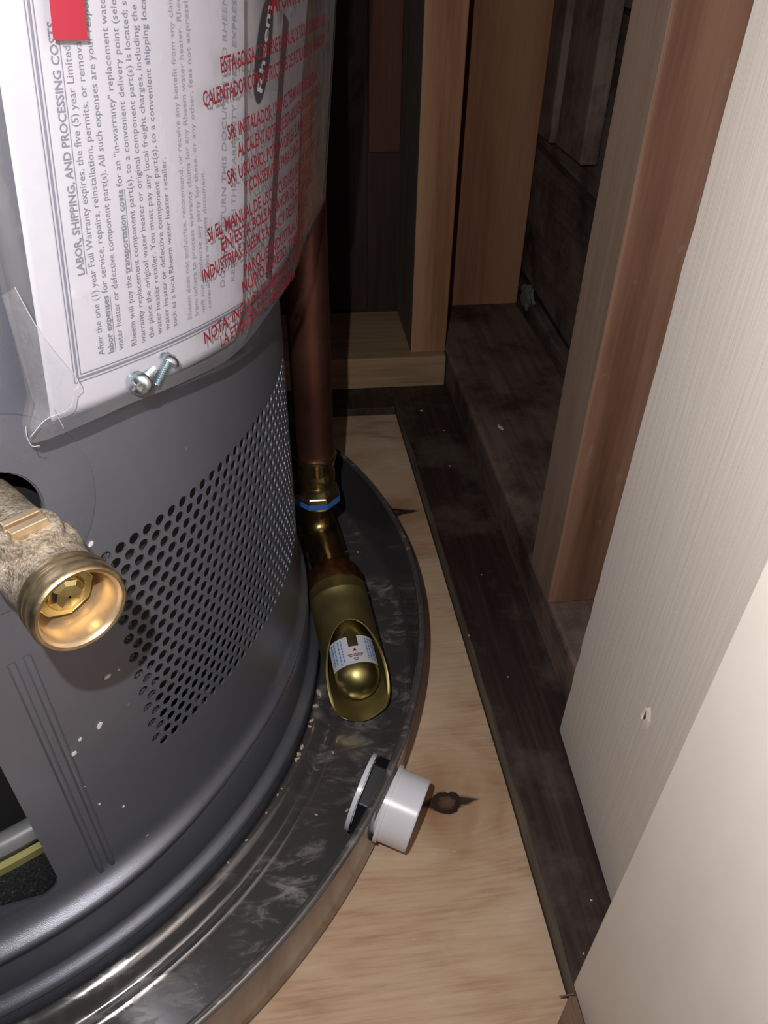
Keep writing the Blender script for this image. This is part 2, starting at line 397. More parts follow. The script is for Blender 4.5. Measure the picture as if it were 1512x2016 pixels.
def plank(pts, z1, seedv):
    """dark floor plank with a worn, slightly wavering left edge; pts: list of (xl, xr, y)"""
    mb = MB(); rows = []
    ys = []
    for (a, b) in zip(pts[:-1], pts[1:]):
        k = max(2, int(abs(b[2] - a[2]) / 0.012))
        for i in range(k): t = i / k; ys.append(tuple(a[j] * (1 - t) + b[j] * t for j in range(3)))
    ys.append(pts[-1])
    for (xl, xr, y) in ys:
        wv = 0.0016 * (noise.noise(V((y * 25, seedv, 0))) + 0.5 * noise.noise(V((y * 90, seedv, 3))))
        cut = 0.0026 + 0.0018 * noise.noise(V((y * 30, seedv, 9)))
        rows.append([(xl + 0.0005, y, -0.016), (xl + wv * 0.3, y, z1 - 0.0065), (xl + cut + wv, y, z1), (xr, y, z1), (xr, y, -0.016)])
    m = 5; vs = [p for r in rows for p in r]
    for j in range(len(rows) - 1):
        pass
    fs = []; mi = []
    for j in range(len(rows) - 1):
        for i in range(m):
            fs.append((j * m + i, j * m + (i + 1) % m, (j + 1) * m + (i + 1) % m, (j + 1) * m + i)); mi.append(1 if i in (0, 1) else 0)
    fs += [tuple(range(m)), tuple((len(rows) - 1) * m + i for i in range(m - 1, -1, -1))]; mi += [0, 0]
    mb.add(vs, fs); mb.mi = mi
    return mb.build('floor_plank', [M['plank'], M['plank_edge']], floor, loc=(pts[0][1], pts[0][2], 0))


plank([(0.1362, 0.30, -0.42), (0.1262, 0.30, 0.149), (0.1250, 0.30, 0.2715), (0.1195, 0.30, 0.5475)], 0.010, 1.0)
plank([(0.1194, 0.30, 0.5487), (0.1150, 0.30, 0.751), (0.1150, 0.30, 0.935)], 0.0102, 5.0)
mb = MB(); mb.box((px0, pyb + 0.0012, -0.016), (0.1143, 0.936, 0.0095))
mb.build('floor_plank', M['plank'], floor, loc=(-0.3, 0.85, 0), bevel=0.0015)

# right wall: sheathing, sole plate, studs
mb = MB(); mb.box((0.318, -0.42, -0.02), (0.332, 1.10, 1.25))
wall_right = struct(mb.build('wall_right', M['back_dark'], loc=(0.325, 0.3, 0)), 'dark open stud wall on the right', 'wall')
board('sole_plate', (0.1805, -0.42, 0.0103), (0.300, 1.0, 0.050), M['sole'], wall_right, 0.003)
so = wall_right.children[0]
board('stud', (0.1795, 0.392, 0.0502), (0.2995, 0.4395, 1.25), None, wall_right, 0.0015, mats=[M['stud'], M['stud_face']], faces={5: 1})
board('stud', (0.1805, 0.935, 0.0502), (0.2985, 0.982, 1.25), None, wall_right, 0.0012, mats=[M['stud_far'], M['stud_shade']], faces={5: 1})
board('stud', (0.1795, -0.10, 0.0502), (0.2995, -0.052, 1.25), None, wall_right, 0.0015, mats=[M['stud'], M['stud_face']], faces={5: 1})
# horizontal sheathing boards with open joints
for (za, zb, zc, zd, x0) in [(0.022, 0.022, 0.066, 0.054, 0.3045), (0.091, 0.069, 0.236, 0.2255, 0.3035), (0.2405, 0.230, 0.395, 0.38, 0.3065), (0.40, 0.386, 0.56, 0.55, 0.305), (0.565, 0.555, 0.80, 0.80, 0.305), (0.805, 0.805, 1.2, 1.2, 0.305)]:
    # slopes down towards the camera
    sl = (za - zb) / 0.2; sh = (zc - zd) / 0.2; y0, y1 = -0.40, 1.05
    mb = MB()
    f0 = lambda y, z, s: z + (y - 0.936) * s * 0.45
    mb.hexa([(x0, y0, f0(y0, za, sl)), (0.3175, y0, f0(y0, za, sl)), (0.3175, y1, f0(y1, za, sl)), (x0, y1, f0(y1, za, sl)),
             (x0, y0, f0(y0, zc, sh)), (0.3175, y0, f0(y0, zc, sh)), (0.3175, y1, f0(y1, zc, sh)), (x0, y1, f0(y1, zc, sh))])
    mb.build('sheathing_board', M['sheath'], wall_right, loc=((x0 + 0.3175) / 2, 0.3, za), bevel=0.0015)
# rough vertical battens standing against the sheathing between the studs
board('batten', (0.2885, 0.862, 0.262), (0.3030, 0.906, 1.2), M['sheath_v'], wall_right, 0.002, skew=[(0, 0, 0)] * 4 + [(0, 0.02, 0)] * 4)
board('batten', (0.2850, 0.752, 0.268), (0.3030, 0.832, 1.2), M['sheath_v'], wall_right, 0.002, skew=[(0, 0, 0)] * 4 + [(0, 0.015, 0)] * 4)
# plaster lump caught behind the far stud
mb = MB(); vs = []
bm = bmesh.new(); bmesh.ops.create_icosphere(bm, subdivisions=3, radius=1)
for v in bm.verts:
    nn = 1 + 0.35 * noise.noise(v.co * 1.7) + 0.15 * noise.noise(v.co * 5)
    v.co = V((v.co.x * 0.0062, v.co.y * 0.021, v.co.z * 0.0165)) * nn + V((0.3062, 0.916, 0.0672))
me = bpy.data.meshes.new('plaster_lump'); bm.to_mesh(me); bm.free(); me.materials.append(M['plaster'])
lump = bpy.data.objects.new('plaster_lump', me); COL.objects.link(lump)
tag(lump, 'grey plaster lump wedged on the sole plate behind the far stud', 'plaster')

# back wall
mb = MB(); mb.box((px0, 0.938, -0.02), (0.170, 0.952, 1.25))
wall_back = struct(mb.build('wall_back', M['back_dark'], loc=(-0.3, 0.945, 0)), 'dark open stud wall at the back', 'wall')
board('sole_plate', (px0, 0.800, 0.0097), (0.1790, 0.930, 0.0485), M['sole_pale'], wall_back, 0.0015, skew=[(0, 0.012, 0), (0, 0, 0), (0, 0, 0), (0, 0.012, 0)] * 2)
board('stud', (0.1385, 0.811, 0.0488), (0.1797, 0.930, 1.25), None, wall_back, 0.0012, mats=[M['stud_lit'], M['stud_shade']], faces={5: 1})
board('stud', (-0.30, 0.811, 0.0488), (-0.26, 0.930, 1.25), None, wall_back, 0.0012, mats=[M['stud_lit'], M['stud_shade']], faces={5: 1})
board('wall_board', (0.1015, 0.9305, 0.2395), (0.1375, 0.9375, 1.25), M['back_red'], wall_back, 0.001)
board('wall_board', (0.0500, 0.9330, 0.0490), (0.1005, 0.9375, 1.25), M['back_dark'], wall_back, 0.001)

# painted door jamb board and the smooth board in front of it
mb = MB()
N = 60
# far edge wavers slightly (chipped paint); bottom edge sits just above the plank
prof = []
for i in range(N + 1):
    z = 0.0125 + (1.2 - 0.0125) * (i / N) ** 1.6
    dy = 0.0012 * noise.noise(V((z * 60, 1, 2))) * (1 if z > 0.03 else 0.3)
    prof.append((0.3072 - 0.0035 * min(z, 0.5) / 0.4 + dy, z))
vs = []
for (y, z) in prof:
    vs += [(0.1686, y, z), (0.1692, y + 0.0009, z), (0.1803, y + 0.0009, z), (0.1803, 0.02, z), (0.1550, 0.02, z)]
m = 5
fs = [(j * m + i, j * m + (i + 1) % m, (j + 1) * m + (i + 1) % m, (j + 1) * m + i) for j in range(N) for i in range(m)]
fs += [tuple(range(m)), tuple(N * m + i for i in range(m - 1, -1, -1))]
mb.add(vs, fs)
trim_1 = struct(mb.build('trim_1', M['trim_grain'], loc=(0.170, 0.16, 0.0125)), 'cream painted jamb board with a brushed vertical grain and nail hole', 'trim')
# nail hole with torn paint around it
mb = MB(); hy, hz, hx = 0.2204, 0.1487, 0.1630
def jamb_x(y): return 0.1686 + (y - 0.3072) * (0.1686 - 0.1550) / (0.3072 - 0.02)
ring = [(0.0009, 0.0045), (0.0016, 0.0022), (0.0034, -0.0005), (0.0022, -0.0040), (-0.0002, -0.0062), (-0.0012, -0.0035), (-0.0006, 0.0), (-0.0004, 0.0030)]
mb.add([(jamb_x(hy - a) - 0.0004, hy - a, hz + b) for a, b in ring], [tuple(range(len(ring)))])
mb.build('nail_hole', M['raw'], trim_1, loc=(jamb_x(hy), hy, hz))
mb = MB(); k = len(ring)
out = [(a * 1.7 + 0.0012 + (0.001 if i % 2 else 0), b * 1.45 - (0.006 if i == 4 else 0)) for i, (a, b) in enumerate(ring)]
mb.add([(jamb_x(hy - a) - 0.0013, hy - a, hz + b) for a, b in ring] + [(jamb_x(hy - a) - 0.0001, hy - a, hz + b) for a, b in out], [(i, (i + 1) % k, (i + 1) % k + k, i + k) for i in range(k)])
mb.build('torn_paint', M['peel'], trim_1, loc=(jamb_x(hy), hy, hz))
mb = MB()
mb.hexa([(0.1276, -0.30, 0.0115), (0.153, -0.30, 0.0115), (0.153, 0.1503, 0.0115), (0.1276, 0.1503, 0.0115), (0.1276, -0.30, 1.2), (0.153, -0.30, 1.2), (0.153, 0.132, 1.2), (0.1276, 0.132, 1.2)])
trim_2 = struct(mb.build('trim_2', M['trim_smooth'], loc=(0.140, -0.08, 0.0115), bevel=0.0012), 'smooth cream painted board nearest the camera at right', 'trim')

# torn wood fibres at the foot of the near board
mb = MB()
pl = [(0.1236, 0.1447), (0.1142, 0.1337), (0.1040, 0.1180), (0.1040, 0.0600), (0.1272, 0.0600), (0.1272, 0.1440)]
zt = [0.0125, 0.0140, 0.0165, 0.0165, 0.0175, 0.0125]
mb.add([(x, y, 0.0003) for x, y in pl] + [(x, y, z) for (x, y), z in zip(pl, zt)], [(5, 4, 3, 2, 1, 0), (6, 7, 8, 9, 10, 11)] + [(i, (i + 1) % 6, (i + 1) % 6 + 6, i + 6) for i in range(6)])
mb.hexa([(0.1185, 0.1452, 0.0107), (0.1262, 0.1447, 0.0107), (0.1262, 0.1457, 0.0107), (0.1185, 0.1456, 0.0107), (0.1185, 0.1452, 0.0115), (0.1262, 0.1447, 0.0128), (0.1262, 0.1457, 0.0128), (0.1185, 0.1456, 0.0115)])
spl = tag(mb.build('wood_splinter', wood('splinter_wood', (0.09, 0.045, 0.03), (0.17, 0.10, 0.07), (0.25, 0.16, 0.12), 1, 120, 0.8), loc=(0.117, 0.10, 0.0003), bevel=0.0006), 'torn brown wood splinter at the foot of the smooth cream board', 'splinter')

# ================================================================== DRAIN PAN
CX, CY = -0.2627, 0.4195
C3 = (CX, CY, 0)
pan = thing('drain_pan', 'round dark metal drain pan with dusty smears under the heater', 'pan', C3)
mb = MB()
prof = [(0.0009, 0.02), (0.0009, 0.2694), (0.0040, 0.2698), (0.0088, 0.2708), (0.0098, 0.2722), (0.0092, 0.2748), (0.0074, 0.2778), (0.0044, 0.2808), (0.0020, 0.2832), (0.0013, 0.2855), (0.0015, 0.2880), (0.0022, 0.2892), (0.0024, 0.2900), (0.0018, 0.2912), (0.0013, 0.2935), (0.0012, 0.334),
        (0.0022, 0.3385), (0.0050, 0.3412), (0.009, 0.3422), (0.058, 0.3436), (0.062, 0.3437), (0.0632, 0.3448), (0.058, 0.3450), (0.008, 0.3434), (0.003, 0.3415), (0.0003, 0.337), (0.0002, 0.02)]
mb.lathe(prof, 180, C3)
mb.build('pan_body', M['pan'], pan, loc=C3, smooth=True)
mb = MB(); mb.lathe([(0.0632 + 0.0024 * sin(a), 0.3452 + 0.0026 * cos(a)) for a in [2 * pi * i / 12 for i in range(13)]], 180, C3)
mb.build('rolled_rim', M['pan'], pan, loc=C3, smooth=True)

# white overflow fitting through the pan wall
fa = rad(-27.5); ft = rad(8); fd = V((cos(fa) * cos(ft), sin(fa) * cos(ft), -sin(ft))); FZ = 0.0325
fitp = V((CX + 0.3435 * cos(rad(-28.6)), CY + 0.3435 * sin(rad(-28.6)), FZ))
fit = thing('overflow_fitting', 'white plastic drain stub with black nut through the pan wall', 'fitting', tuple(fitp))
mb = MB(); mb.lathe([(0.0010, 0.0185), (0.0010, 0.0238), (0.0034, 0.0238), (0.0034, 0.0224), (0.0208, 0.0222), (0.0216, 0.0216), (0.0216, 0.0190), (-0.016, 0.0182), (-0.016, 0.0200), (0.0010, 0.0200)], 56, fitp, fd)
mb.build('outlet_stub', M['pvc'], fit, loc=fitp, smooth=True, angle=25)
mb = MB(); mb.lathe([(-0.0035, 0.0203), (-0.0035, 0.0250), (-0.0135, 0.0248), (-0.0140, 0.0203)], 6, fitp, fd)
mb.build('lock_nut', M['rubber'], fit, loc=fitp, bevel=0.0008)
mb = MB(); mb.lathe([(-0.0142, 0.0182), (-0.0142, 0.0240), (-0.0168, 0.0240), (-0.0172, 0.0225), (-0.0172, 0.0182)], 56, fitp, fd)
mb.build('flange', M['pvc'], fit, loc=fitp, smooth=True, angle=25)
mb = MB(); sd = V((-fd.y, fd.x, 0)).normalized()
q = fitp - fd * 0.009 - sd * 0.026 - V((0, 0, 0.017))
mb.tube([q + sd * 0.006, q, q - sd * 0.012 + fd * 0.002], [0.0048, 0.0048, 0.0035], 10)
mb.build('lock_tab', M['rubber'], fit, loc=fitp, smooth=True)

# ================================================================== WATER HEATER
HR = 0.258
heater = thing('water_heater', 'grey cylindrical water heater with a perforated vent panel', 'water heater', (CX, CY, 0.0012))


def cyl(u, z, r=HR): a = u / HR; return (CX + r * cos(a), CY + r * sin(a), z)


PITCH, ROW, NR, NC = 0.0072, 0.00595, 22, 32
U0 = -0.2036; UR = U0 + NC * PITCH; ZB = 0.134 - ROW / 2; ZT = 0.134 + (NR - 0.5) * ROW
UL = -rad(118) * HR
jv = []; jf = []; jn = []


def jadd(vs, fs, nrm=None):
    o = len(jv)
    for i, p in enumerate(vs):
        jv.append(p); jn.append(nrm[i] if nrm else V((p[0] - CX, p[1] - CY, 0)).normalized())
    jf.extend(tuple(i + o for i in f) for f in fs)


def jgrid(u0, u1, z0, z1, nu, nz):
    vs = [cyl(u0 + (u1 - u0) * i / nu, z0 + (z1 - z0) * j / nz) for j in range(nz + 1) for i in range(nu + 1)]
    jadd(vs, [(j * (nu + 1) + i, j * (nu + 1) + i + 1, (j + 1) * (nu + 1) + i + 1, (j + 1) * (nu + 1) + i) for j in range(nz) for i in range(nu)])


hw, hh = PITCH / 2, ROW / 2
ca = math.atan2(hh, hw); outa = [0, ca, rad(65), pi / 2, rad(115), pi - ca, pi, pi + ca, rad(245), 1.5 * pi, rad(295), 2 * pi - ca]
outp = []
for a in outa:
    k = min(hw / max(abs(cos(a)), 1e-9), hh / max(abs(sin(a)), 1e-9)); outp.append((k * cos(a), k * sin(a)))
hr = 0.00268
inp = [(hr * cos(2 * pi * i / 12), hr * sin(2 * pi * i / 12)) for i in range(12)]
for r in range(NR):
    sh = hw if (NR - 1 - r) % 2 == 1 else 0.0
    for k in range(NC):
        if sh and k == NC - 1: break
        uc, zc = U0 + hw + sh + k * PITCH, 0.134 + r * ROW
        A = [cyl(uc + a, zc + b) for a, b in outp]; B = [cyl(uc + a, zc + b) for a, b in inp]
        jadd(A + B, [(i, (i + 1) % 12, (i + 1) % 12 + 12, i + 12) for i in range(12)])
        D = [cyl(uc + a, zc + b, HR - 0.0010) for a, b in inp]
        cc = V(cyl(uc, zc)); nn = [(cc - V(p)).normalized() for p in B]
        jadd(B + D, [(i, (i + 1) % 12, (i + 1) % 12 + 12, i + 12) for i in range(12)], nn + nn)
    if sh:
        zc = 0.134 + r * ROW
        for (a, b) in ((U0, U0 + hw), (UR - hw, UR)): jgrid(a, b, zc - hh, zc + hh, 1, 1)
ZL, ZH = 0.080, 0.50
jgrid(U0, UR, ZT, ZH, NC, 4); jgrid(U0, UR, ZL, ZB, NC, 4)
jgrid(UR, UL + 2 * pi * HR, ZL, ZH, 60, 6)
jgrid(UL, UL + 2 * pi * HR, ZH, 1.25, 120, 4)
# left region with the valve hole and the burner access opening (constrained triangulation)
VU, VZ, VRAD = -rad(52.3) * HR, 0.2985, 0.0185
pts = []; cons = []


def loop(ps):
    o = len(pts); pts.extend(V(p) for p in ps); cons.extend((o + i, o + (i + 1) % len(ps)) for i in range(len(ps)))


circ = [(VU + VRAD * cos(2 * pi * i / 48), VZ + VRAD * sin(2 * pi * i / 48)) for i in range(48)]
ou0, ou1, oz0, oz1, orr = -rad(100) * HR, -rad(58.85) * HR, 0.0835, 0.235, 0.0085
opn = []
for (cxx, czz, a0) in ((ou1 - orr, oz0 + orr, -90), (ou1 - orr, oz1 - orr, 0), (ou0 + orr, oz1 - orr, 90), (ou0 + orr, oz0 + orr, 180)):
    opn += [(cxx + orr * cos(rad(a0 + 90 * i / 8)), czz + orr * sin(rad(a0 + 90 * i / 8))) for i in range(9)]
loop(circ); loop(opn)
nb = 40
left = [(U0, ZL + (ZH - ZL) * i / nb) for i in range(nb + 1)]
bot = [(U0 + (UL - U0) * i / 40, ZL) for i in range(1, 40)]; top = [(U0 + (UL - U0) * i / 40, ZH) for i in range(40, 0, -1)]
rl = [(UL, ZH - (ZH - ZL) * i / nb) for i in range(1, nb + 1)]
bound = left + top[::-1] + rl + bot[::-1]
loop(bound)


def in_open(u, z, e=0.0): return ou0 - e < u < ou1 + e and oz0 - e < z < oz1 + e
def in_circ(u, z, e=0.0): return (u - VU) ** 2 + (z - VZ) ** 2 < (VRAD + e) ** 2


for i in range(1, 40):
    for j in range(1, 40):
        u, z = UL + (U0 - UL) * i / 40, ZL + (ZH - ZL) * j / 40
        if not in_open(u, z, 0.002) and not in_circ(u, z, 0.002): pts.append(V((u, z)))
res = delaunay_2d_cdt([p.to_2d() if len(p) == 3 else p for p in pts], cons, [], 0, 1e-6)
rv, rf = res[0], res[2]


def rin(u, z):          # inside the rounded opening
    if not in_open(u, z): return False
    cu = min(max(u, ou0 + orr), ou1 - orr); cz = min(max(z, oz0 + orr), oz1 - orr)
    return (u - cu) ** 2 + (z - cz) ** 2 < orr ** 2 * 0.995


keep = []
for f in rf:
    u = sum(rv[i].x for i in f) / len(f); z = sum(rv[i].y for i in f) / len(f)
    if rin(u, z) or in_circ(u, z) or not (UL < u < U0 and ZL < z < ZH): continue
    keep.append(tuple(f))
jadd([cyl(p.x, p.y) for p in rv], keep)
for L, dep in ((circ, 0.0012), (opn, 0.0012)):
    A = [cyl(u, z) for u, z in L]; B = [cyl(u, z, HR - dep) for u, z in L]; k = len(L)
    cu = sum(p[0] for p in L) / k; cz = sum(p[1] for p in L) / k; cc = V(cyl(cu, cz)); nn = [(cc - V(p)).normalized() for p in A]
    jadd(A + B, [(i, (i + 1) % k, (i + 1) % k + k, i + k) for i in range(k)], nn + nn)
# skirt: flares gently outwards and turns under
prof = [(0.080, 0.2580), (0.0775, 0.2581), (0.0756, 0.2586), (0.0739, 0.2594), (0.0724, 0.2605), (0.0712, 0.2618), (0.0701, 0.2633), (0.0691, 0.2649), (0.0681, 0.2665), (0.0671, 0.2678), (0.0660, 0.2683), (0.0641, 0.2679), (0.0637, 0.2668), (0.0634, 0.2570)]
seg = 200


def flare(t):           # the skirt is bent out most at the front, less beside the pipe
    d = (math.degrees(t) + 180) % 360 - 180
    k = max(0.0, min(1.0, (d + 58) / 26)); k = k * k * (3 - 2 * k); return 1.0 - 0.5 * k * (1 if d < 90 else 0)


o = len(jv)
for k, (z, r) in enumerate(prof):
    a_, b_ = prof[max(k - 1, 0)], prof[min(k + 1, len(prof) - 1)]
    dz, dr = a_[0] - b_[0], a_[1] - b_[1]; ln = sqrt(dz * dz + dr * dr)
    for i in range(seg):
        t = 2 * pi * i / seg; g = flare(t); rr_ = 0.258 + (r - 0.258) * g; d_ = dr * g; l_ = sqrt(dz * dz + d_ * d_)
        jv.append((CX + rr_ * cos(t), CY + rr_ * sin(t), z)); jn.append(V((cos(t) * dz / l_, sin(t) * dz / l_, -d_ / l_)))
jf += [(o + k * seg + i, o + (k + 1) * seg + i, o + (k + 1) * seg + (i + 1) % seg, o + k * seg + (i + 1) % seg) for k in range(len(prof) - 1) for i in range(seg)]
me = bpy.data.meshes.new('jacket')
H0 = V((CX, CY, 0.0012))
me.from_pydata([tuple(V(p) - H0) for p in jv], [], jf)
me.polygons.foreach_set('use_smooth', [True] * len(me.polygons))
me.materials.append(M['jacket']); me.update()
me.normals_split_custom_set_from_vertices([tuple(x) for x in jn])
jacket = bpy.data.objects.new('jacket', me); COL.objects.link(jacket); jacket.parent = heater
# domed top
mb = MB(); mb.lathe([(1.25, 0.2582), (1.262, 0.256), (1.272, 0.245), (1.28, 0.20), (1.285, 0.001)], 96, C3)
mb.build('top_cap', M['jacket'], heater, loc=(CX, CY, 1.25), smooth=True)
# base rings below the skirt
mb = MB(); mb.lathe([(0.0634, 0.2600), (0.0632, 0.2622), (0.0620, 0.2628), (0.0285, 0.2632), (0.0280, 0.2630), (0.0274, 0.2630), (0.0268, 0.2634), (0.0258, 0.2641), (0.0247, 0.2655), (0.0237, 0.2670), (0.0228, 0.2684), (0.0219, 0.2694), (0.0208, 0.2699), (0.0195, 0.2699), (0.0188, 0.2693), (0.0180, 0.2693), (0.0060, 0.2694), (0.0014, 0.2690)], 200, C3)
mb.build('base_ring', M['jacket'], heater, loc=(CX, CY, 0.0014), smooth=True, angle=60)
# inside: dark liner behind the holes, with filter screen near the left edge of the vent panel
mb = MB(); mb.lathe([(0.128, 0.2350), (0.268, 0.2350)], 60, C3, a0=rad(-44), a1=rad(20))
mb.build('inner_liner', M['liner'], heater, loc=(CX, CY, 0.128), smooth=True)
mb = MB(); mb.lathe([(0.058, 0.2335), (0.49, 0.2335)], 60, C3, a0=rad(-118), a1=rad(-44))
mb.build('inner_tank', M['dark'], heater, loc=(CX, CY, 0.058), smooth=True)
mb = MB()
for j in range(22):
    z0 = 0.131 + j * ROW; lim = -42.9 + 1.1 * noise.noise(V((j * 0.9, 0.3, 0))) - (0.7 if j > 12 else 0)
    mb.lathe([(z0, 0.2555), (z0 + ROW, 0.2555)], 3, C3, a0=rad(-45.3), a1=rad(lim))
mb.build('filter_screen', M['screen'], heater, loc=(CX, CY, 0.131))
# burner compartment seen through the access opening
mb = MB(); mb.lathe([(0.1195 + 0.0060 * sin(a), 0.2455 + 0.0060 * cos(a)) for a in [2 * pi * i / 12 for i in range(13)]], 40, C3, a0=rad(-112), a1=rad(-55))
mb.build('chamber_tube', M['grey_tube'], heater, loc=(CX, CY, 0.118), smooth=True)
mb = MB(); mb.lathe([(0.0990, 0.2440), (0.1005, 0.2475), (0.1075, 0.2490), (0.1100, 0.2470), (0.1100, 0.2440)], 40, C3, a0=rad(-112), a1=rad(-55))
mb.build('gasket_strip', M['olive_strip'], heater, loc=(CX, CY, 0.099), smooth=True)
mb = MB()
for i in range(46):
    for j in range(9):
        pass
nu_, nz_ = 70, 14; vs = []
for j in range(nz_ + 1):
    for i in range(nu_ + 1):
        a = rad(-112 + 57 * i / nu_); z = 0.066 + 0.036 * j / nz_
        r = 0.2500 + 0.0022 * noise.noise(V((a * 70, z * 160, 0))) - (0.006 if j == nz_ else 0)
        vs.append((CX + r * cos(a), CY + r * sin(a), z))
mb.add(vs, [(j * (nu_ + 1) + i, j * (nu_ + 1) + i + 1, (j + 1) * (nu_ + 1) + i + 1, (j + 1) * (nu_ + 1) + i) for j in range(nz_) for i in range(nu_)])
mb.build('insulation_strip', M['insulation'], heater, loc=(CX, CY, 0.066))
# thin cover plate around the valve hole
mb = MB(); RC = 0.0392; vs = []; k = 96
rr = [(VRAD + 0.0002, 0.0002), (VRAD + 0.0006, 0.0008), (VRAD + 0.004, 0.0010), (0.0375, 0.0010), (RC - 0.0002, 0.0008), (RC, 0.0001)]
for (r, h) in rr: vs += [cyl(VU + r * cos(2 * pi * i / k), VZ + r * sin(2 * pi * i / k), HR + h) for i in range(k)]
mb.add(vs, [(j * k + i, (j + 1) * k + i, (j + 1) * k + (i + 1) % k, j * k + (i + 1) % k) for j in range(len(rr) - 1) for i in range(k)])
mb.build('valve_cover', M['jacket'], heater, loc=cyl(VU, VZ), smooth=True)
# pressed ribs
for (th, zb) in ((-54.75, 0.0705), (-53.4, 0.0712)):
    mb = MB(); vs = []; u = rad(th) * HR
    prof = [(-0.0017, 0.0000), (-0.0012, 0.0008), (-0.0007, 0.0011), (0.0007, 0.0011), (0.0012, 0.0008), (0.0017, 0.0000)]
    zs = [zb, zb + 0.0008, zb + 0.010, zb + 0.02, 0.12, 0.17, 0.225, 0.235]
    for q, z in enumerate(zs):
        s = 0.15 if q in (0, len(zs) - 1) else 1.0
        fl = 0.0
        vs += [cyl(u + a, z, HR + b * s + fl + 0.00005) for a, b in prof]
    m = len(prof)
    mb.add(vs, [(j * m + i, j * m + i + 1, (j + 1) * m + i + 1, (j + 1) * m + i) for j in range(len(zs) - 1) for i in range(m - 1)])
    mb.build('pressed_rib', M['jacket'], heater, loc=cyl(u, zb), smooth=True, angle=70)
# pale paint chips stuck to the jacket
mb = MB()
for (th, z, s, rot) in [(-47.59, 0.1995, 0.0016, 0.1), (-46.3, 0.199, 0.0006, 0), (-49.76, 0.1748, 0.0020, 0.9), (-51.88, 0.1743, 0.0011, 0.7), (-52.86, 0.1682, 0.0016, 0.3), (-45.41, 0.2693, 0.0016, 0.6), (-48.86, 0.0750, 0.0013, 0.5), (-53.13, 0.1436, 0.0005, 0), (-52.4, 0.125, 0.0005, 0), (-50.2, 0.111, 0.0006, 0.4)]:
    u = rad(th) * HR; k = 9; ps = []
    for i in range(k):
        a = 2 * pi * i / k; q = 1 + 0.3 * noise.noise(V((i, th, z * 50)))
        x, y = s * q * cos(a), s * 0.5 * q * sin(a)
        ps.append((u + x * cos(rot) - y * sin(rot), z + x * sin(rot) + y * cos(rot)))
    fl = 0.0090 if z < 0.07 else 0
    mb.add([cyl(a, b, HR + 0.0006 + fl) for a, b in ps] + [cyl(a, b, HR + fl) for a, b in ps], [tuple(range(k))] + [(i, i + k, (i + 1) % k + k, (i + 1) % k) for i in range(k)])
chips = mb.build('paint_chip', M['chip'], heater, loc=cyl(-0.21, 0.17)); chips['kind'] = 'stuff'

# drain valve
va = rad(-52.3); AX = V((cos(va), sin(va), 0)); SD = V((-sin(va), cos(va), 0)); UPV = V((0, 0, 1))
vo = V(cyl(VU, VZ)) + SD * 0.0028 - AX * 0.001
valve = thing('drain_valve', 'cast brass drain valve sticking out of the heater jacket', 'valve', tuple(vo))
mb = MB()
mb.lathe([(-0.020, 0.0120), (-0.004, 0.0128), (0.006, 0.0130), (0.012, 0.0138), (0.018, 0.0149), (0.036, 0.0150), (0.0415, 0.0144), (0.0470, 0.0146), (0.0482, 0.0154)], 64, vo, AX)
mb.lathe([(0.001, 0.0160), (0.0060, 0.0156), (0.0084, 0.0150), (0.0094, 0.0140), (0.0096, 0.001)], 48, vo + AX * 0.0292, UPV)
mb.build('valve_body', M['cast'], valve, loc=vo, smooth=True)
mb = MB()
prof = [(0.0480, 0.0152), (0.0484, 0.0158), (0.0500, 0.0160), (0.0506, 0.0157), (0.0512, 0.0157), (0.0518, 0.0161), (0.0532, 0.0162), (0.0538, 0.0159), (0.0543, 0.0159), (0.0549, 0.0163), (0.0582, 0.0164), (0.0595, 0.0160), (0.0600, 0.0154), (0.0598, 0.0143)]
mb.lathe(prof, 80, vo, AX)
mb.build('threaded_outlet', mk_brass('worn_thread', (0.36, 0.27, 0.15), (0.56, 0.43, 0.26), 0.34, 150, 0.3), valve, loc=vo, smooth=True)
mb = MB(); mb.lathe([(0.0598, 0.0143), (0.0588, 0.0136), (0.0575, 0.0132), (0.0430, 0.0128), (0.0405, 0.0118), (0.0405, 0.002)], 80, vo, AX)
mb.build('outlet_bore', M['cut_brass'], valve, loc=vo, smooth=True, angle=50)
mb = MB(); mb.lathe([(0.0406, 0.0108), (0.0470, 0.0108), (0.0478, 0.0102), (0.0478, 0.0072), (0.0500, 0.0066), (0.0512, 0.0045), (0.0516, 0.0005)], 8, vo, AX)
mb.build('inner_hex', M['gold_brass'], valve, loc=vo, bevel=0.0006)
bo = vo + AX * 0.0300
mb = MB(); mb.lathe([(0.0070, 0.0116), (0.0090, 0.0112), (0.0160, 0.0110), (0.0168, 0.0106), (0.0170, 0.0100), (0.0170, 0.0005)], 48, bo, UPV)
mb.build('stem_boss', M['cast'], valve, loc=bo, smooth=True)
mb = MB()
for (d0, d1) in ((-0.0042, -0.0010), (0.0012, 0.0042)):
    p = []
    for z in (0.0168, 0.0205):
        for (a, b) in ((d0, -0.0068), (d1, -0.0068), (d1, 0.0068), (d0, 0.0068)):
            p.append(tuple(bo - AX * a + SD * b * (0.94 if z > 0.018 else 1) + UPV * z))
    mb.hexa(p)
p = []
for z in (0.0168, 0.0182):
    for (a, b) in ((-0.0012, -0.0062), (0.0014, -0.0062), (0.0014, 0.0062), (-0.0012, 0.0062)): p.append(tuple(bo - AX * a + SD * b + UPV * z))
mb.hexa(p)
mb.build('slotted_stem', M['cut_brass'], valve, loc=bo, bevel=0.0005)

valve.scale = (0.92, 0.92, 0.92); valve.location = vo + AX * 0.0040 - V((0, 0, 0.0012))

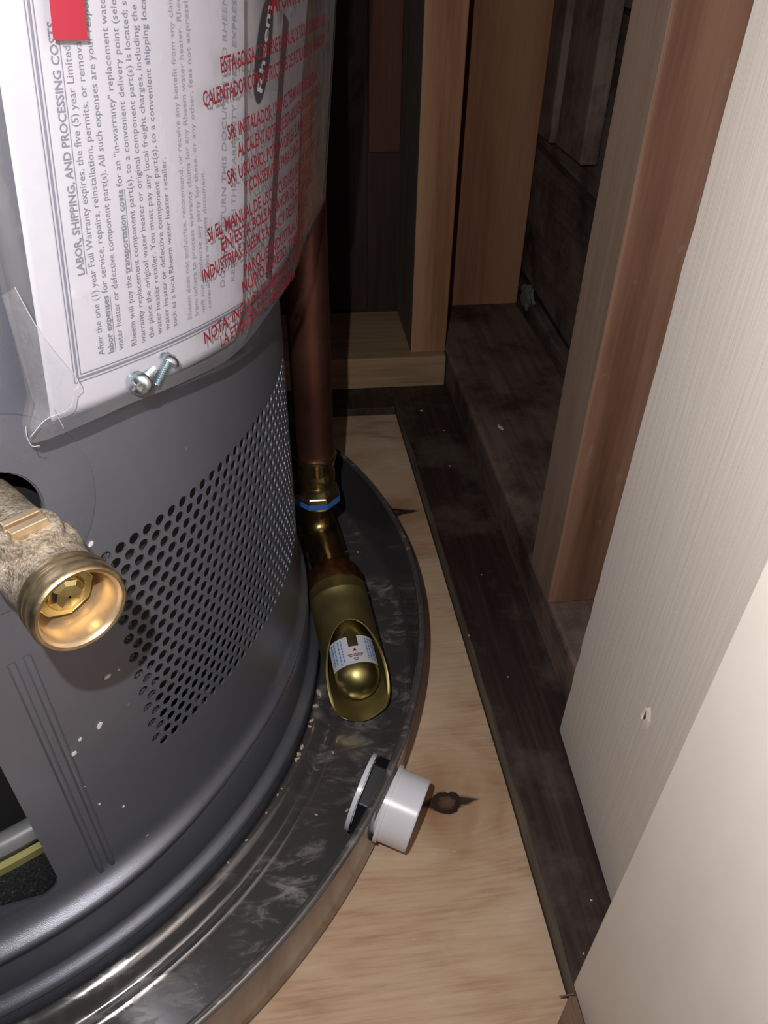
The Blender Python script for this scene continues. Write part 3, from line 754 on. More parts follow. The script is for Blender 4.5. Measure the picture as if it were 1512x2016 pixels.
# ================================================================== RELIEF DISCHARGE PIPE with scoop-ended brass trap
PX_, PY_ = 0.0127, 0.490
pipe = thing('discharge_pipe', 'copper discharge pipe ending in a brass elbow and open brass scoop', 'pipe', (PX_, PY_, 0.0012))
mb = MB(); mb.lathe([(0.131, 0.0142), (0.1312, 0.0146), (0.134, 0.0146), (0.5, 0.0146), (1.22, 0.0146), (1.221, 0.0130)], 40, (PX_, PY_, 0))
mb.build('copper_tube', M['copper'], pipe, loc=(PX_, PY_, 0.131), smooth=True)
mb = MB(); mb.lathe([(0.1345, 0.0148), (0.1342, 0.0162), (0.1318, 0.0165), (0.1300, 0.0160), (0.1270, 0.0150), (0.1215, 0.0146), (0.1200, 0.0140), (0.1180, 0.0140), (0.1160, 0.0148), (0.1090, 0.0150), (0.1075, 0.0142), (0.1040, 0.0140), (0.1020, 0.0150), (0.0985, 0.0156)], 48, (PX_, PY_, 0))
mb.build('brass_socket', M['bright_brass'], pipe, loc=(PX_, PY_, 0.0985), smooth=True)
mb = MB(); mb.lathe([(0.1000, 0.0120), (0.1000, 0.0175), (0.0970, 0.0186), (0.0905, 0.0186), (0.0875, 0.0172), (0.0872, 0.0110)], 8, (PX_, PY_, 0), a0=rad(22.5), a1=rad(382.5))
mb.build('union_nut', M['bright_brass'], pipe, loc=(PX_, PY_, 0.0872), bevel=0.0008)
mb = MB(); mb.lathe([(0.0958, 0.0188), (0.0958, 0.01895), (0.0908, 0.01895), (0.0908, 0.0188)], 8, (PX_, PY_, 0), a0=rad(22.5), a1=rad(382.5))
mb.build('blue_band', M['blue_tape'], pipe, loc=(PX_, PY_, 0.0922))
bpy.context.view_layer.update()
Uc = V((0.0212, 0.440, 0.0485)); Ec = V((0.0338, 0.3330, 0.0266)); BA = (Ec - Uc).normalized(); LB = (Ec - Uc).length
mb = MB()
path = [(PX_, PY_, 0.0880), (PX_, PY_, 0.078), (PX_, PY_ - 0.0005, 0.070), (PX_ + 0.001, PY_ - 0.0045, 0.0610), (PX_ + 0.0025, PY_ - 0.0115, 0.0555), (PX_ + 0.0045, PY_ - 0.022, 0.0530), (0.0187, 0.455, 0.0518), Uc - BA * 0.006]
mb.tube(path, [0.0108, 0.0112, 0.0128, 0.0146, 0.0152, 0.0150, 0.0146, 0.0146], 28)
mb.build('brass_elbow', M['dark_brass'], pipe, loc=(PX_, PY_, 0.05), smooth=True)
mb = MB(); mb.lathe([(-0.0075, 0.0142), (-0.0070, 0.0165), (-0.0040, 0.0196), (0.000, 0.0214), (0.003, 0.0219), (0.013, 0.0219), (0.0145, 0.0212)], 48, Uc, BA)
mb.build('copper_reducer', M['copper_dark'], pipe, loc=Uc, smooth=True)
# sleeve with a slanted end: straight tube whose far end follows a cutting plane
BX = BA.cross(V((0, 0, 1))).normalized(); BY = BX.cross(BA)          # BY is up
if BY.z < 0: BY = -BY
ctop = V((0.0295, 0.3805, 0.0)); 
def sleeve(r0, t0, rad_fn, n=64):
    pass
mb = MB(); n = 72
RB_, RI_ = 0.0221, 0.0203
t_top = 0.0525; t_bot = LB - 0.0035            # along the axis where the cut meets the top and the underside
def tcut(s):
    x = (1 - s) / 2 * 1.42; h = max(0.0, min(1.0, 0.5 + 0.5 * (1.0 - x) / 0.16)); return t_top + (t_bot - t_top) * (1.0 * (1 - h) + x * h - 0.16 * h * (1 - h))
def tcut_(s): return t_top + (t_bot - t_top) * (1 - s) / 2      # s = sin(angle), +1 at the top
rows = [(0.0125, 0.0212), (0.0135, RB_), (0.022, RB_), (0.0226, RB_ + 0.0004), (0.0236, RB_ + 0.0004), (0.0242, RB_)]
vs = []
for (t, r) in rows: vs += [Uc + BA * t + (BX * cos(2 * pi * i / n) + BY * sin(2 * pi * i / n)) * r for i in range(n)]
for fr in (0.33, 0.66, 0.975): vs += [Uc + BA * (0.0242 + (tcut(sin(2 * pi * i / n)) - 0.0242) * fr) + (BX * cos(2 * pi * i / n) + BY * sin(2 * pi * i / n)) * RB_ for i in range(n)]
def lip(i):      # the underside curls up into a rounded toe
    return max(0.0, -sin(2 * pi * i / n)) ** 2
vs += [Uc + BA * (tcut(sin(2 * pi * i / n)) + 0.0006 + 0.006 * lip(i)) + (BX * cos(2 * pi * i / n) + BY * sin(2 * pi * i / n)) * (RB_ + 0.0002 - 0.0030 * lip(i)) for i in range(n)]
vs += [Uc + BA * (tcut(sin(2 * pi * i / n)) + 0.0004 + 0.0068 * lip(i)) + (BX * cos(2 * pi * i / n) + BY * sin(2 * pi * i / n)) * (RI_ + 0.0008 - 0.0032 * lip(i)) for i in range(n)]
vs += [Uc + BA * (tcut(sin(2 * pi * i / n)) - 0.0008 + 0.005 * lip(i)) + (BX * cos(2 * pi * i / n) + BY * sin(2 * pi * i / n)) * (RI_ - 0.0022 * lip(i)) for i in range(n)]
for fr in (0.6, 0.3, 0.0): vs += [Uc + BA * (0.020 + (tcut(sin(2 * pi * i / n)) - 0.020) * fr) + (BX * cos(2 * pi * i / n) + BY * sin(2 * pi * i / n)) * RI_ for i in range(n)]
m = len(vs) // n
mb.add(vs, [(j * n + i, j * n + (i + 1) % n, (j + 1) * n + (i + 1) % n, (j + 1) * n + i) for j in range(m - 1) for i in range(n)] + [tuple((m - 1) * n + i for i in range(n))])
sleeve_o = mb.build('brass_scoop', M['olive_brass'], pipe, loc=Uc, smooth=True, angle=40)
# inner float: cylinder with domed end
FR = 0.0170; FO = Uc - BY * 0.0012
mb = MB(); fe = LB - 0.012
mb.lathe([(0.025, FR * 0.9), (0.045, FR * 0.9), (0.048, FR * 0.96), (0.0485, FR)] + [(fe - 0.012, FR)] + [(fe - 0.012 + FR * sin(a), FR * cos(a)) for a in [pi / 2 * i / 12 for i in range(1, 13)]], 56, FO, BA)
flo = mb.build('domed_float', mk_brass('float_brass', (0.38, 0.31, 0.11), (0.48, 0.40, 0.17), 0.3, 40), pipe, loc=FO, smooth=True)
# its label with a notch, blue side columns and a red device
def onf(a, t, lift=0.0004): return FO + BA * t + (BX * sin(a) + BY * cos(a)) * (FR + lift)
t0, t1 = fe - 0.0345, fe - 0.0125
# sign: which side of BX is to the right in the picture
sg = 1.0 if BX.x > 0 else -1.0
def strip(mb, a0, a1, ta, tb, lift, k=10):
    vs = []
    for i in range(k + 1):
        a = a0 + (a1 - a0) * i / k; vs += [onf(sg * a, ta, lift), onf(sg * a, tb, lift)]
    mb.add(vs, [(2 * i, 2 * i + 1, 2 * i + 3, 2 * i + 2) for i in range(k)])
mb = MB(); strip(mb, -1.20, -0.20, t0, t1, 0.0003); strip(mb, -0.20, 0.22, t0 + 0.0085, t1, 0.0003, 6); strip(mb, 0.22, 1.15, t0, t1, 0.0003)
lab = mb.build('rating_label', M['label'], pipe, loc=FO, smooth=True); lab['label'] = 'small white label with blue and red print'
mb = MB()
for (a0, a1) in ((-1.02, -0.93), (-0.86, -0.79), (-0.66, -0.60), (-0.52, -0.46), (0.55, 0.61), (0.68, 0.75), (0.82, 0.90), (0.96, 1.02)):
    q = t0 + 0.002
    while q < t1 - 0.003:
        ln = random.uniform(0.0012, 0.003); strip(mb, a0, a1, q, min(q + ln, t1 - 0.0012), 0.00045, 2); q += ln + 0.0007
mb.build('label_blue_print', M['ink_blue'], lab, loc=FO)
mb = MB()
mb.add([onf(sg * 0.02, t0 + 0.0100, 0.00045), onf(sg * -0.07, t0 + 0.0125, 0.00045), onf(sg * 0.11, t0 + 0.0125, 0.00045)], [(0, 1, 2)])
for (ta, a0, a1) in ((t0 + 0.0145, -0.30, 0.34), (t0 + 0.0158, -0.24, 0.28), (t0 + 0.0178, -0.10, 0.14), (t0 + 0.0190, -0.05, 0.09)):
    q = a0
    while q < a1: strip(mb, q, min(q + 0.045, a1), ta, ta + 0.0009, 0.00045, 1); q += 0.06
mb.build('label_red_print', M['ink_red'], lab, loc=FO)

# ================================================================== DOCUMENT BAG hung on the jacket
BR = 0.274


def bag_prof(v):
    dx, dy = 0.0228 + (v - 0.327) * 0.104 - CX, 0.450 - CY
    d = sqrt(dx * dx + dy * dy); return math.atan2(dy, dx) - math.acos(BR / d), sqrt(d * d - BR * BR)


def bagp(u, v, off=0.0):
    """point of the hanging bag: wraps the jacket, then leaves it along a tangent; off = outwards"""
    T, L = bag_prof(min(v, 0.50)); ut = BR * T
    if u < ut: a = u / BR; return V((CX + (BR + off) * cos(a), CY + (BR + off) * sin(a), v))
    s = u - ut; return V((CX + (BR + off) * cos(T) - s * sin(T), CY + (BR + off) * sin(T) + s * cos(T), v))


def wr(u, v):
    r = 0.0011 * noise.noise(V((u * 22, v * 9, 0.3))) + 0.0005 * noise.noise(V((u * 60, v * 30, 4.1)))
    # creases pulled in the film
    for (ua, va_, ub, vb, wd, am) in ((-0.2085, 0.371, -0.200, 0.355, 0.0016, 0.0013), (-0.2085, 0.371, -0.192, 0.371, 0.0014, 0.0010), (-0.196, 0.352, -0.176, 0.366, 0.002, 0.0008), (-0.225, 0.345, -0.215, 0.337, 0.002, 0.001), (-0.131, 0.323, -0.120, 0.345, 0.002, 0.001)):
        d = V((ub - ua, vb - va_)); p = V((u - ua, v - va_)); t = max(0.0, min(1.0, p.dot(d) / d.dot(d))); q = (p - d * t).length
        r += am * math.exp(-(q / wd) ** 2)
    return r


bag = thing('document_bag', 'clear plastic document bag with red print hanging on the heater', 'bag', tuple(bagp(-0.12, 0.325)))


def lerp_tab(tab, x):
    for (a, b) in zip(tab[:-1], tab[1:]):
        if x <= b[0]: return a[1] + (b[1] - a[1]) * max(0, (x - a[0])) / (b[0] - a[0])
    return tab[-1][1]


VBT = [(-0.235, 0.3325), (-0.2335, 0.3300), (-0.229, 0.3292), (-0.198, 0.3278), (-0.1465, 0.3205), (-0.131, 0.3207), (-0.10, 0.325), (-0.05, 0.327), (0.034, 0.327)]
ULT = [(0.325, -0.2340), (0.332, -0.2352), (0.3385, -0.2345), (0.346, -0.2305), (0.352, -0.2300), (0.38, -0.2285), (0.41, -0.2270), (0.50, -0.2235)]


def film_sheet(name, mat, off, wf, v0=0.0, v1=None, nu=150, nv=110, part=None):
    mb = MB(); vs = []
    for j in range(nv + 1):
        for i in range(nu + 1):
            a = i / nu; b = j / nv
            u = -0.235 + 0.269 * a
            vb = lerp_tab(VBT, u); v = vb + (0.49 - vb) * b if v1 is None else vb + v0 + (v1 - v0) * b
            ul = lerp_tab(ULT, v); u = ul + (0.0335 - ul) * a
            edge = min(1.0, (v - vb) / 0.006, (u - ul) / 0.006 + 0.05, (0.0335 - u) / 0.006 + 0.05)
            vs.append(bagp(u, v, off * max(edge, 0.0) + wr(u, v) * wf * max(edge, 0)))
    mb.add(vs, [(j * (nu + 1) + i, j * (nu + 1) + i + 1, (j + 1) * (nu + 1) + i + 1, (j + 1) * (nu + 1) + i) for j in range(nv) for i in range(nu)])
    return mb.build(name, mat, bag, loc=world_loc(bag), smooth=True, angle=80)


film_sheet('film_front', M['film'], 0.0014, 1.0)
film_sheet('film_back', M['film_back'], -0.0075, 0.3, nu=80, nv=50)
film_sheet('shadow_seam', M['seam'], 0.0, 0.0, 0.0, 0.0046, nu=120, nv=3)  # grey seam strip added, dense enough to cast the bag's shadow
# folded-over corner flap of the film
flap = [(-0.2262, 0.3795, 0.0008), (-0.2235, 0.366, 0.0022), (-0.2172, 0.3485, 0.0042), (-0.2192, 0.3448, 0.0040), (-0.2215, 0.3395, 0.0030), (-0.2290, 0.3385, 0.0018), (-0.2345, 0.3345, 0.0008)]
mb = MB(); vs = []; k = 14
for (ua, va_, oa) in flap:
    for i in range(k + 1):
        t = i / k; ub = -0.2300 if va_ > 0.34 else -0.2335
        u = ua * (1 - t) + ub * t; v = va_ - 0.0015 * t
        vs.append(bagp(u, v, 0.0024 + oa * (1 - t) ** 0.7 + 0.0008 * noise.noise(V((u * 160, v * 160, 2)))))
mb.add(vs, [(j * (k + 1) + i, j * (k + 1) + i + 1, (j + 1) * (k + 1) + i + 1, (j + 1) * (k + 1) + i) for j in range(len(flap) - 1) for i in range(k)])
mb.build('folded_flap', M['film_edge'], bag, loc=world_loc(bag), smooth=True, angle=50)
mb = MB()
def smooth_path(ps, k=6):
    q = [V(p) for p in ps]; q = [q[0] * 2 - q[1]] + q + [q[-1] * 2 - q[-2]]; o = []
    for i in range(1, len(q) - 2):
        for j in range(k):
            t = j / k; a, b, c, d = q[i - 1], q[i], q[i + 1], q[i + 2]
            o.append(0.5 * ((2 * b) + (c - a) * t + (2 * a - 5 * b + 4 * c - d) * t * t + (3 * b - a - 3 * c + d) * t ** 3))
    return o + [q[-2]]
mb.tube(smooth_path([bagp(u, v, o + 0.0024) for (u, v, o) in flap]), 0.00012, 5)
mb.tube(smooth_path([bagp(u, v, 0.0024) for (u, v) in ((-0.2347, 0.338), (-0.2352, 0.3345), (-0.2347, 0.331), (-0.2325, 0.3298))]), 0.00014, 5)
mb.tube(smooth_path([bagp(u, v, 0.0030) for (u, v) in ((-0.2255, 0.3415), (-0.2245, 0.3365), (-0.2238, 0.3325))]), 0.00010, 5)
mb.build('crease_glint', plain('glint_white', (0.42, 0.42, 0.46), 0.25), bag, loc=world_loc(bag), smooth=True)  # pale tubes paint the bright highlights along the film's folds
# red tape
mb = MB(); vs = []; k = 8
for j in range(10):
    t = j / 9
    for i in range(k + 1):
        a = i / k; u = (-0.1980 + 0.0105 * a) + t * 0.0055; v = 0.4355 - 0.0010 * a + t * 0.034; vs.append(bagp(u, v, 0.0030))
mb.add(vs, [(j * (k + 1) + i, j * (k + 1) + i + 1, (j + 1) * (k + 1) + i + 1, (j + 1) * (k + 1) + i) for j in range(9) for i in range(k)])
mb.build('red_tape', M['red_tape'], bag, loc=world_loc(bag))


# ---- lettering
def text_mesh(s, bold=False):
    c = bpy.data.curves.new('lettering', 'FONT'); c.body = s; c.size = 1.0; c.resolution_u = 2
    if bold: c.offset = 0.018
    o = bpy.data.objects.new('lettering', c); COL.objects.link(o)
    dg = bpy.context.evaluated_depsgraph_get(); dg.update()
    me = bpy.data.meshes.new_from_object(o.evaluated_get(dg))
    vs = [(v.co.x, v.co.y) for v in me.vertices]; fs = [tuple(p.vertices) for p in me.polygons]
    bpy.data.objects.remove(o); bpy.data.curves.remove(c); bpy.data.meshes.remove(me)
    return vs, fs


def put(mb, s, fn, org, xd, yd, length=None, size=1.0, bold=False, mi=0, underline=None, center=False):
    """lay lettering on a surface fn(u,v); org is the baseline start, xd/yd unit directions in (u,v)"""
    vs, fs = text_mesh(s, bold); wdt = max(p[0] for p in vs) if vs else 1
    sx = (length / wdt) if length else size
    o = 0.0 if not center else -0.5 * wdt * sx
    f = lambda x, y: fn(org[0] + xd[0] * (x + o) + yd[0] * y, org[1] + xd[1] * (x + o) + yd[1] * y)
    mb.add([f(x * sx, y * size) for x, y in vs], fs, mi)
    if underline:
        L = wdt * sx * underline; k = 10
        pv = [p for i in range(k + 1) for p in (f(L * i / k, -0.16 * size), f(L * i / k, -0.23 * size))]
        mb.add(pv, [(2 * i, 2 * i + 1, 2 * i + 3, 2 * i + 2) for i in range(k)], mi)
    return wdt * sx


def put_segs(mb, segs, fn, org, length, size):
    ws = []
    for (s, b) in segs:
        vs, _ = text_mesh(s, b); ws.append((max(p[0] for p in vs), 0.30 if s[-1] != ' ' else 0.30))
    tot = sum(w + g for w, g in ws) - 0.30; k = length / tot; y = org[1]
    for (s, b), (w, g) in zip(segs, ws):
        put(mb, s, fn, (org[0], y), (0, 1), (-1, 0), length=w * k, size=size, bold=b, underline=1.0 if b else None); y += (w + g) * k


# warranty sheet: local frame (s to the right, t up), slightly tilted on the jacket
PO = (-0.2251, 0.3324); ES = (0.996, -0.087); ET = (0.130, 0.9915)
def sheet(off): return lambda s, t: bagp(PO[0] + s * ES[0] + t * ET[0], PO[1] + s * ES[1] + t * ET[1], off)
POFF = -0.0016
sh = sheet(POFF)
warr = MB(); vs = []; nu, nv = 60, 40
for j in range(nv + 1):
    t = 0.155 * j / nv
    for i in range(nu + 1):
        s = (0.0985 + 0.115 * t + (0 if t > 0.012 else -(0.012 - t) * 0.6)) * i / nu; vs.append(sh(s, t))
warr.add(vs, [(j * (nu + 1) + i, j * (nu + 1) + i + 1, (j + 1) * (nu + 1) + i + 1, (j + 1) * (nu + 1) + i) for j in range(nv) for i in range(nu)])
wl = bagp(-0.17, 0.33, POFF)
warranty = tag(warr.build('warranty_sheet', M['paper'], loc=wl, smooth=True), 'white warranty sheet with grey print turned sideways inside the bag', 'paper')
sol = warranty.modifiers.new('thickness', 'SOLIDIFY'); sol.thickness = 0.0002; sol.offset = -1
pm = MB(); ps = sheet(POFF + 0.0003)
# triple border
def bar(mb, fn, s0, t0, s1, t1, wv, k=24, mi=0):
    dx, dy = s1 - s0, t1 - t0; L = sqrt(dx * dx + dy * dy); nx, ny = -dy / L * wv / 2, dx / L * wv / 2
    pv = [p for i in range(k + 1) for p in (fn(s0 + dx * i / k + nx, t0 + dy * i / k + ny), fn(s0 + dx * i / k - nx, t0 + dy * i / k - ny))]
    mb.add(pv, [(2 * i, 2 * i + 1, 2 * i + 3, 2 * i + 2) for i in range(k)], mi)
for (d, wv) in ((0.0, 0.00035), (0.0012, 0.0008), (0.0024, 0.00035)):
    bar(pm, ps, 0.0096 + d, 0.0112 + d, 0.0096 + d, 0.152, wv)
    bar(pm, ps, 0.0096 + d, 0.0112 + d, 0.0995, 0.0112 + d, wv)
UPD, LFT = (0, 1), (-1, 0)
SZ = 0.0034
put(pm, 'LABOR, SHIPPING, AND PROCESSING COSTS', ps, (0.0178, 0.0440), UPD, LFT, length=0.0650, size=0.0036, bold=True, underline=1.0)
lines = [('After the one (1) year Full Warranty expires, the five (5) year Limited Warranty period', 0.0217, 0.0175, 0.108),
         ('water heater or defective component part(s). All such expenses are your responsibility.', 0.0294, 0.0170, 0.106),
         ('warranty replacement component part(s), to a convenient delivery point (selected by', 0.0392, 0.0165, 0.107),
         ('the place the original water heater or original component part(s) is located; such as a', 0.0432, 0.0170, 0.107),
         ('water heater retailer. You must pay any local freight charges, including the cost of', 0.0471, 0.0172, 0.106),
         ('water heater or defective component part(s), to a convenient shipping location', 0.0510, 0.0175, 0.102)]
put_segs(pm, [('labor expenses', True), ('for service, repairs, reinstallation, permits, or removal and disposal of', False)], ps, (0.0255, 0.0170), 0.108, SZ)
put_segs(pm, [('Rheem will pay the', False), ('transportation costs', True), ('for an "in-warranty" replacement water heater', False)], ps, (0.0352, 0.0165), 0.108, SZ)
for (s, a, b, L) in lines: put(pm, s, ps, (a, b), UPD, LFT, length=L, size=SZ)
put(pm, 'such as a local Rheem water heater retailer.', ps, (0.0549, 0.0175), UPD, LFT, length=0.055, size=SZ)
for (s, a, b, L) in [('Rheem does not authorize, recommend, or receive any benefit from any claims', 0.0632, 0.0175, 0.100),
                     ('from others to process warranty claims for any Rheem water heater. Rheem', 0.0672, 0.0178, 0.100),
                     ('will not reimburse any party for these, or any other, fees not expressly', 0.0712, 0.0180, 0.098),
                     ('covered in this warranty document.', 0.0752, 0.0180, 0.048)]:
    put(pm, s, ps, (a, b), UPD, LFT, length=L, size=SZ, mi=1)
ts = lambda u, v: bagp(u, v, POFF + 0.0003)
dB = (0.245, 0.9695); lB = (-0.9695, 0.245)
put(pm, 'DO NOT RETURN THIS DOCUMENT TO RHEEM.', ts, (-0.1375, 0.3480), dB, lB, length=0.0950, size=0.0046, mi=1)
put(pm, 'KEEP IT WITH THE WARRANTY PAPERS. EXPRESS RETURN', ts, (-0.1300, 0.3475), dB, lB, length=0.1120, size=0.0046, mi=1)
pm.build('grey_print', [M['ink'], M['ink_pale']], warranty, loc=wl)

# booklet behind the sheet
BOFF = -0.0040
bk = MB(); vs = []; nu, nv = 50, 40
for layer, off in ((0, BOFF),):
    for j in range(nv + 1):
        v = 0.3315 + 0.155 * j / nv
        uR = lerp_tab([(0.33, -0.0300), (0.395, -0.0150), (0.436, -0.0030), (0.50, 0.0060)], v)
        for i in range(nu + 1): vs.append(bagp(-0.150 + (uR + 0.150) * i / nu, v, off))
bk.add(vs, [(j * (nu + 1) + i, j * (nu + 1) + i + 1, (j + 1) * (nu + 1) + i + 1, (j + 1) * (nu + 1) + i) for j in range(nv) for i in range(nu)])
bl = bagp(-0.06, 0.332, BOFF)
booklet = tag(bk.build('manual_booklet', M['paper2'], loc=bl, smooth=True), 'pale booklet with a dark oval logo at the right inside the bag', 'booklet')
sol = booklet.modifiers.new('thickness', 'SOLIDIFY'); sol.thickness = 0.0014; sol.offset = -1
pm = MB(); bs = lambda u, v: bagp(u, v, BOFF + 0.0004); bs2 = lambda u, v: bagp(u, v, BOFF + 0.0006)
k = 40; oc = (-0.0770, 0.4190); oa = (0.0125, 0.0165); ob = (0.0085, -0.0025)
pm.add([bs(oc[0] + oa[0] * cos(2 * pi * i / k) + ob[0] * sin(2 * pi * i / k), oc[1] + oa[1] * cos(2 * pi * i / k) + ob[1] * sin(2 * pi * i / k)) for i in range(k)], [tuple(range(k))], 0)
la = sqrt(oa[0] ** 2 + oa[1] ** 2); lb = sqrt(ob[0] ** 2 + ob[1] ** 2)
xd = (oa[0] / la, oa[1] / la); yd = (-ob[0] / lb, -ob[1] / lb)
put(pm, 'Rheem', bs2, (oc[0] - yd[0] * 0.0026, oc[1] - yd[1] * 0.0026), xd, yd, length=0.034, size=0.0085, bold=True, mi=1, center=True)
bar(pm, bs, -0.0930, 0.3345, -0.0430, 0.4260, 0.0075, mi=2)  # dark brown stripe running up the booklet
pm.build('booklet_marks', [M['ink_black'], M['ink_white'], M['stripe_brown']], booklet, loc=bl)

# red lettering on the bag itself
pm = MB(); rs = lambda u, v: bagp(u, v, 0.0022 + wr(u, v))
RX, RY = (1, 0), (0, 1)
CS = 0.0066
for (s, u, v, L) in [('- IMPORTANTE -', -0.0925, 0.4315, 0.075),
                     ('ESTA BOLSA CONTIENE EL MANUAL DE USO Y CUIDADO DEL', -0.1295, 0.4190, 0.131),
                     ('CALENTADOR CON INSTRUCCIONES DE INSTALACION Y OPERACION', -0.1424, 0.4110, 0.146),
                     ('SR. INSTALADOR: UNA VEZ TERMINADO DE INSTALAR', -0.1293, 0.3985, 0.120),
                     ('AL CALENTADOR DEJE ESTA BOLSA EN UN LUGAR VISIBLE', -0.1233, 0.3917, 0.117),
                     ('SR. USUARIO: POR FAVOR LEA EL MANUAL DE USO', -0.1325, 0.3845, 0.120),
                     ('Y CONSERVELO PARA CUALQUIER CONSULTA', -0.1211, 0.3780, 0.104),
                     ('SI EL MANUAL DE USO Y CUIDADO NO ESTA INCLUIDO', -0.1495, 0.3695, 0.134),
                     ('EN ESTA BOLSA, FAVOR DE SOLICITARLO A', -0.1415, 0.3635, 0.118),
                     ('INDUSTRIAS RHEEM S.A. DE C.V. DEPARTAMENTO TECNICO', -0.1559, 0.3570, 0.136),
                     ('PARQUE INDUSTRIAL RIO BRAVO', -0.1277, 0.3490, 0.092),
                     ('NUEVO LAREDO, TAMAULIPAS', -0.1301, 0.3430, 0.083),
                     ('NOTA: INCLUYA EL MODELO Y SERIE DE', -0.1601, 0.3352, 0.108),
                     ('LA ETIQUETA DEL CALENTADOR', -0.1498, 0.3292, 0.075)]:
    put(pm, s, rs, (u, v), RX, RY, length=L, size=CS if v < 0.43 else 0.009, bold=True)
pm.build('red_print', M['ink_red'], bag, loc=world_loc(bag))

# two loose screws lying in the bottom of the bag
def screw(label, head, tip, hr_):
    h = V(head); d = (V(tip) - h); L = d.length; d.normalize()
    o = thing('pan_head_screw', label, 'screw', tuple(h), 'screws inside the document bag')
    mb = MB(); mb.lathe([(0.0, 0.0008), (0.0, hr_), (-0.0010, hr_), (-0.0022, hr_ * 0.86), (-0.0029, hr_ * 0.55), (-0.0031, 0.0004)], 28, h, d)
    # cross recess as a raised-edged cross of small pits
    mb.build('head', M['zinc'], o, loc=h, smooth=True, angle=50)
    x = d.orthogonal().normalized(); y = d.cross(x); mb = MB()
    for (a, b) in ((x, y), (y, x)):
        p = [h - d * zz + a * (sx * hr_ * 0.5) + b * (sy * 0.0004) for zz in (0.0022, 0.0033) for (sx, sy) in ((-1, -1), (1, -1), (1, 1), (-1, 1))]
        mb.hexa([tuple(q) for q in p])
    mb.build('cross_recess', M['grey_tube'], o, loc=h)
    prof = [(0.0, 0.0013)]; t = 0.0004; i = 0
    while t < L - 0.0008: prof.append((t, 0.0019 if i % 2 else 0.0013)); t += 0.00042; i += 1
    prof.append((L, 0.0006)); prof.append((L, 0.0001))
    mb = MB(); mb.lathe(prof, 18, h, d); mb.build('threaded_shank', M['zinc'], o, loc=h, smooth=True, angle=80)
    return o
BS = -0.0002
screw('left screw in the bag, round head facing the camera', bagp(-0.1925, 0.3345, 0.0020), bagp(-0.1815, 0.3335, -0.0030), 0.0044)
screw('right screw in the bag, shank pointing down left', bagp(-0.1775, 0.3350, 0.0003), bagp(-0.1855, 0.3286, 0.0003), 0.0040)

# ================================================================== LOOSE DEBRIS
def crumb_mesh(seedv):
    bm = bmesh.new(); bmesh.ops.create_icosphere(bm, subdivisions=1, radius=1)
    for v in bm.verts: v.co *= 1 + 0.45 * noise.noise(v.co * 1.3 + V((seedv, 0, 0)))
    me = bpy.data.meshes.new('plaster_crumb'); bm.to_mesh(me); bm.free(); return me
PAN_P = [(0.2694, 0.0009), (0.2708, 0.0088), (0.2722, 0.0098), (0.2748, 0.0092), (0.2778, 0.0074), (0.2808, 0.0044), (0.2832, 0.0020), (0.2855, 0.0013), (0.2892, 0.0022), (0.2900, 0.0024), (0.2935, 0.0013), (0.34, 0.0012)]
def pan_h(d): return lerp_tab(PAN_P, d)
CRUMB_LABELS = ['tan crumb between heater and brass scoop, rearmost on that side', 'largest tan plaster lump, left of the brass scoop toe', 'tan crumb just below the largest plaster lump left of the scoop',
    'tan crumb in the star-shaped cluster, its lower left piece', 'tan crumb in the star-shaped cluster, its upper right piece', 'tan crumb in the star-shaped cluster, its nearest piece', 'tan crumb at the left end of the star-shaped cluster',
    'tan crumb in the middle of the star-shaped cluster', 'tiny tan crumb against the heater base, left of the star-shaped cluster', 'tiny tan crumb beside the heater base, just nearer than the cluster', 'tan crumb above the largest plaster lump, close to the scoop side',
    'tan crumb just in front of the brass scoop toe', 'tan crumb beside the black lock nut of the white fitting', 'small tan crumb midway between the heater base and white fitting', 'small tan crumb on the pan floor nearest the pan rim in front',
    'pale crumb behind the brass scoop, left of two beside the elbow', 'pale crumb behind the brass scoop, right of two beside the elbow', 'tiny crumb right of the brass scoop near the pan wall', 'tan crumb left of the scoop toe, above the star-shaped cluster',
    'tiny tan crumb at the heater base below the vent panel', 'tiny tan crumb low at the heater base, second nearest', 'tiny tan crumb at the heater base nearest the camera']
cm = [crumb_mesh(i * 3.7) for i in range(5)]
for q in cm: q.materials.append(M['crumb'])
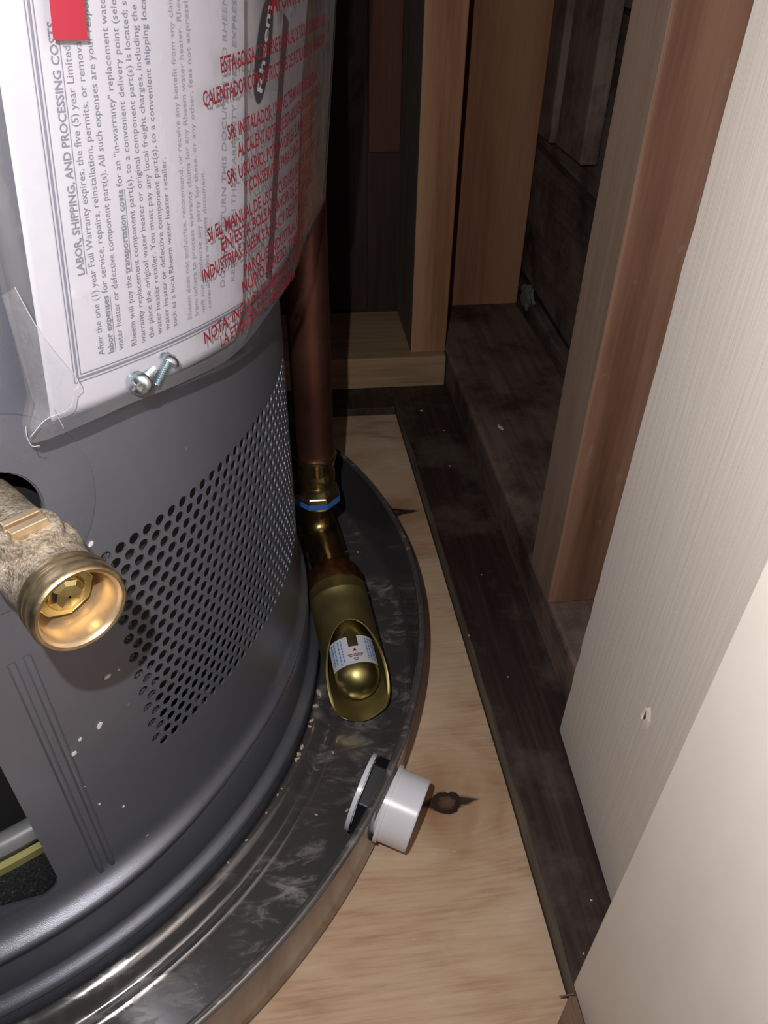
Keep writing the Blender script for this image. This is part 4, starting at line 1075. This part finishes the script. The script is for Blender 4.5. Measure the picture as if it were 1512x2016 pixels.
for i, (x, y, s) in enumerate([(-0.0085, 0.3974, 2.2), (-0.0088, 0.3624, 3.6), (-0.0134, 0.3391, 2.4), (-0.0178, 0.3124, 2.0), (-0.0124, 0.3158, 2.4), (-0.0196, 0.3086, 2.2), (-0.0272, 0.3107, 1.7), (-0.0229, 0.3138, 1.6),
                               (-0.0368, 0.2921, 1.0), (-0.0375, 0.2869, 1.3), (-0.0075, 0.3503, 2.6), (0.0102, 0.3141, 1.5), (0.0162, 0.2698, 1.6), (-0.0038, 0.2693, 1.4), (0.0053, 0.2331, 1.8), (0.0371, 0.5218, 2.2), (0.0476, 0.5206, 1.6),
                               (0.0515, 0.4677, 1.3), (-0.0047, 0.3316, 1.8), (-0.0417, 0.2737, 1.2), (-0.0591, 0.2618, 1.3), (-0.0634, 0.2443, 1.2)]):
    o = bpy.data.objects.new('plaster_crumb', cm[i % 5]); COL.objects.link(o); s *= 0.001
    dx, dy = x - CX, y - CY; d = sqrt(dx * dx + dy * dy); k = max(d, 0.2728) / d
    x, y = CX + dx * k, CY + dy * k; d *= k
    o.scale = (s, s * 0.55, s * 0.45); o.rotation_euler = (0, 0, i * 1.9)
    o.location = (x, y, pan_h(d) + s * 0.34)
    tag(o, CRUMB_LABELS[i], 'crumb', 'plaster crumbs on the pan floor')
cw = [q.copy() for q in cm]
for q in cw: q.materials.clear(); q.materials.append(M['chip'])
for i, (x, y, s) in enumerate([(0.1421, 0.7429, 1.9), (0.1532, 0.6331, 1.2), (0.1247, 0.4027, 1.0), (0.1448, 0.3586, 0.9), (0.1524, 0.1922, 0.9), (0.1385, 0.1647, 0.7), (0.1600, 0.70, 0.9), (0.150, 0.47, 0.8)]):
    o = bpy.data.objects.new('paint_flake', cw[i % 5]); COL.objects.link(o); s *= 0.001
    o.scale = (s, s * 0.7, s * 0.5); o.rotation_euler = (0, 0, i * 2.3); o.location = (x, y, 0.0101 + s * 0.4)
    tag(o, ['largest pale flake on the dark plank in the far corner', 'pale flake on the dark plank beside the sole plate', 'tiny pale flake on the dark plank level with the brass scoop', 'tiny pale flake on the dark plank near the near stud', 'pale flake on the dark plank against the cream jamb board', 'nearest pale flake on the dark plank by the smooth cream board', 'tiny pale flake on the far dark plank behind the plank joint', 'tiny pale flake on the dark plank just nearer than its joint'][i], 'flake', 'pale flakes on the dark planks')
for i, (x, y, s) in enumerate([(0.0807, 0.2354, 0.7), (-0.0036, 0.1823, 0.6), (0.0517, 0.1552, 0.6), (0.0475, 0.1871, 0.6), (0.094, 0.341, 0.7)]):
    o = bpy.data.objects.new('paint_flake', cw[i % 5]); COL.objects.link(o); s *= 0.001
    o.scale = (s, s * 0.7, s * 0.5); o.rotation_euler = (0, 0, i * 2.3); o.location = (x, y, s * 0.4)
    tag(o, ['white speck on the plywood below the dark knot', 'white speck on the plywood close to the pan rim', 'nearest white speck on the plywood near the dark plank', 'white speck on the plywood midway in front of the white fitting', 'white speck on the plywood beyond the white fitting'][i], 'flake', 'pale flakes on the plywood')
o = bpy.data.objects.new('wood_chip', cw[2]); COL.objects.link(o); o.scale = (0.0022, 0.0062, 0.0009); o.rotation_euler = (0, 0, 0.25); o.location = (0.2037, 0.6387, 0.0506)
tag(o, 'pale wood chip lying on top of the brown sole plate', 'chip')
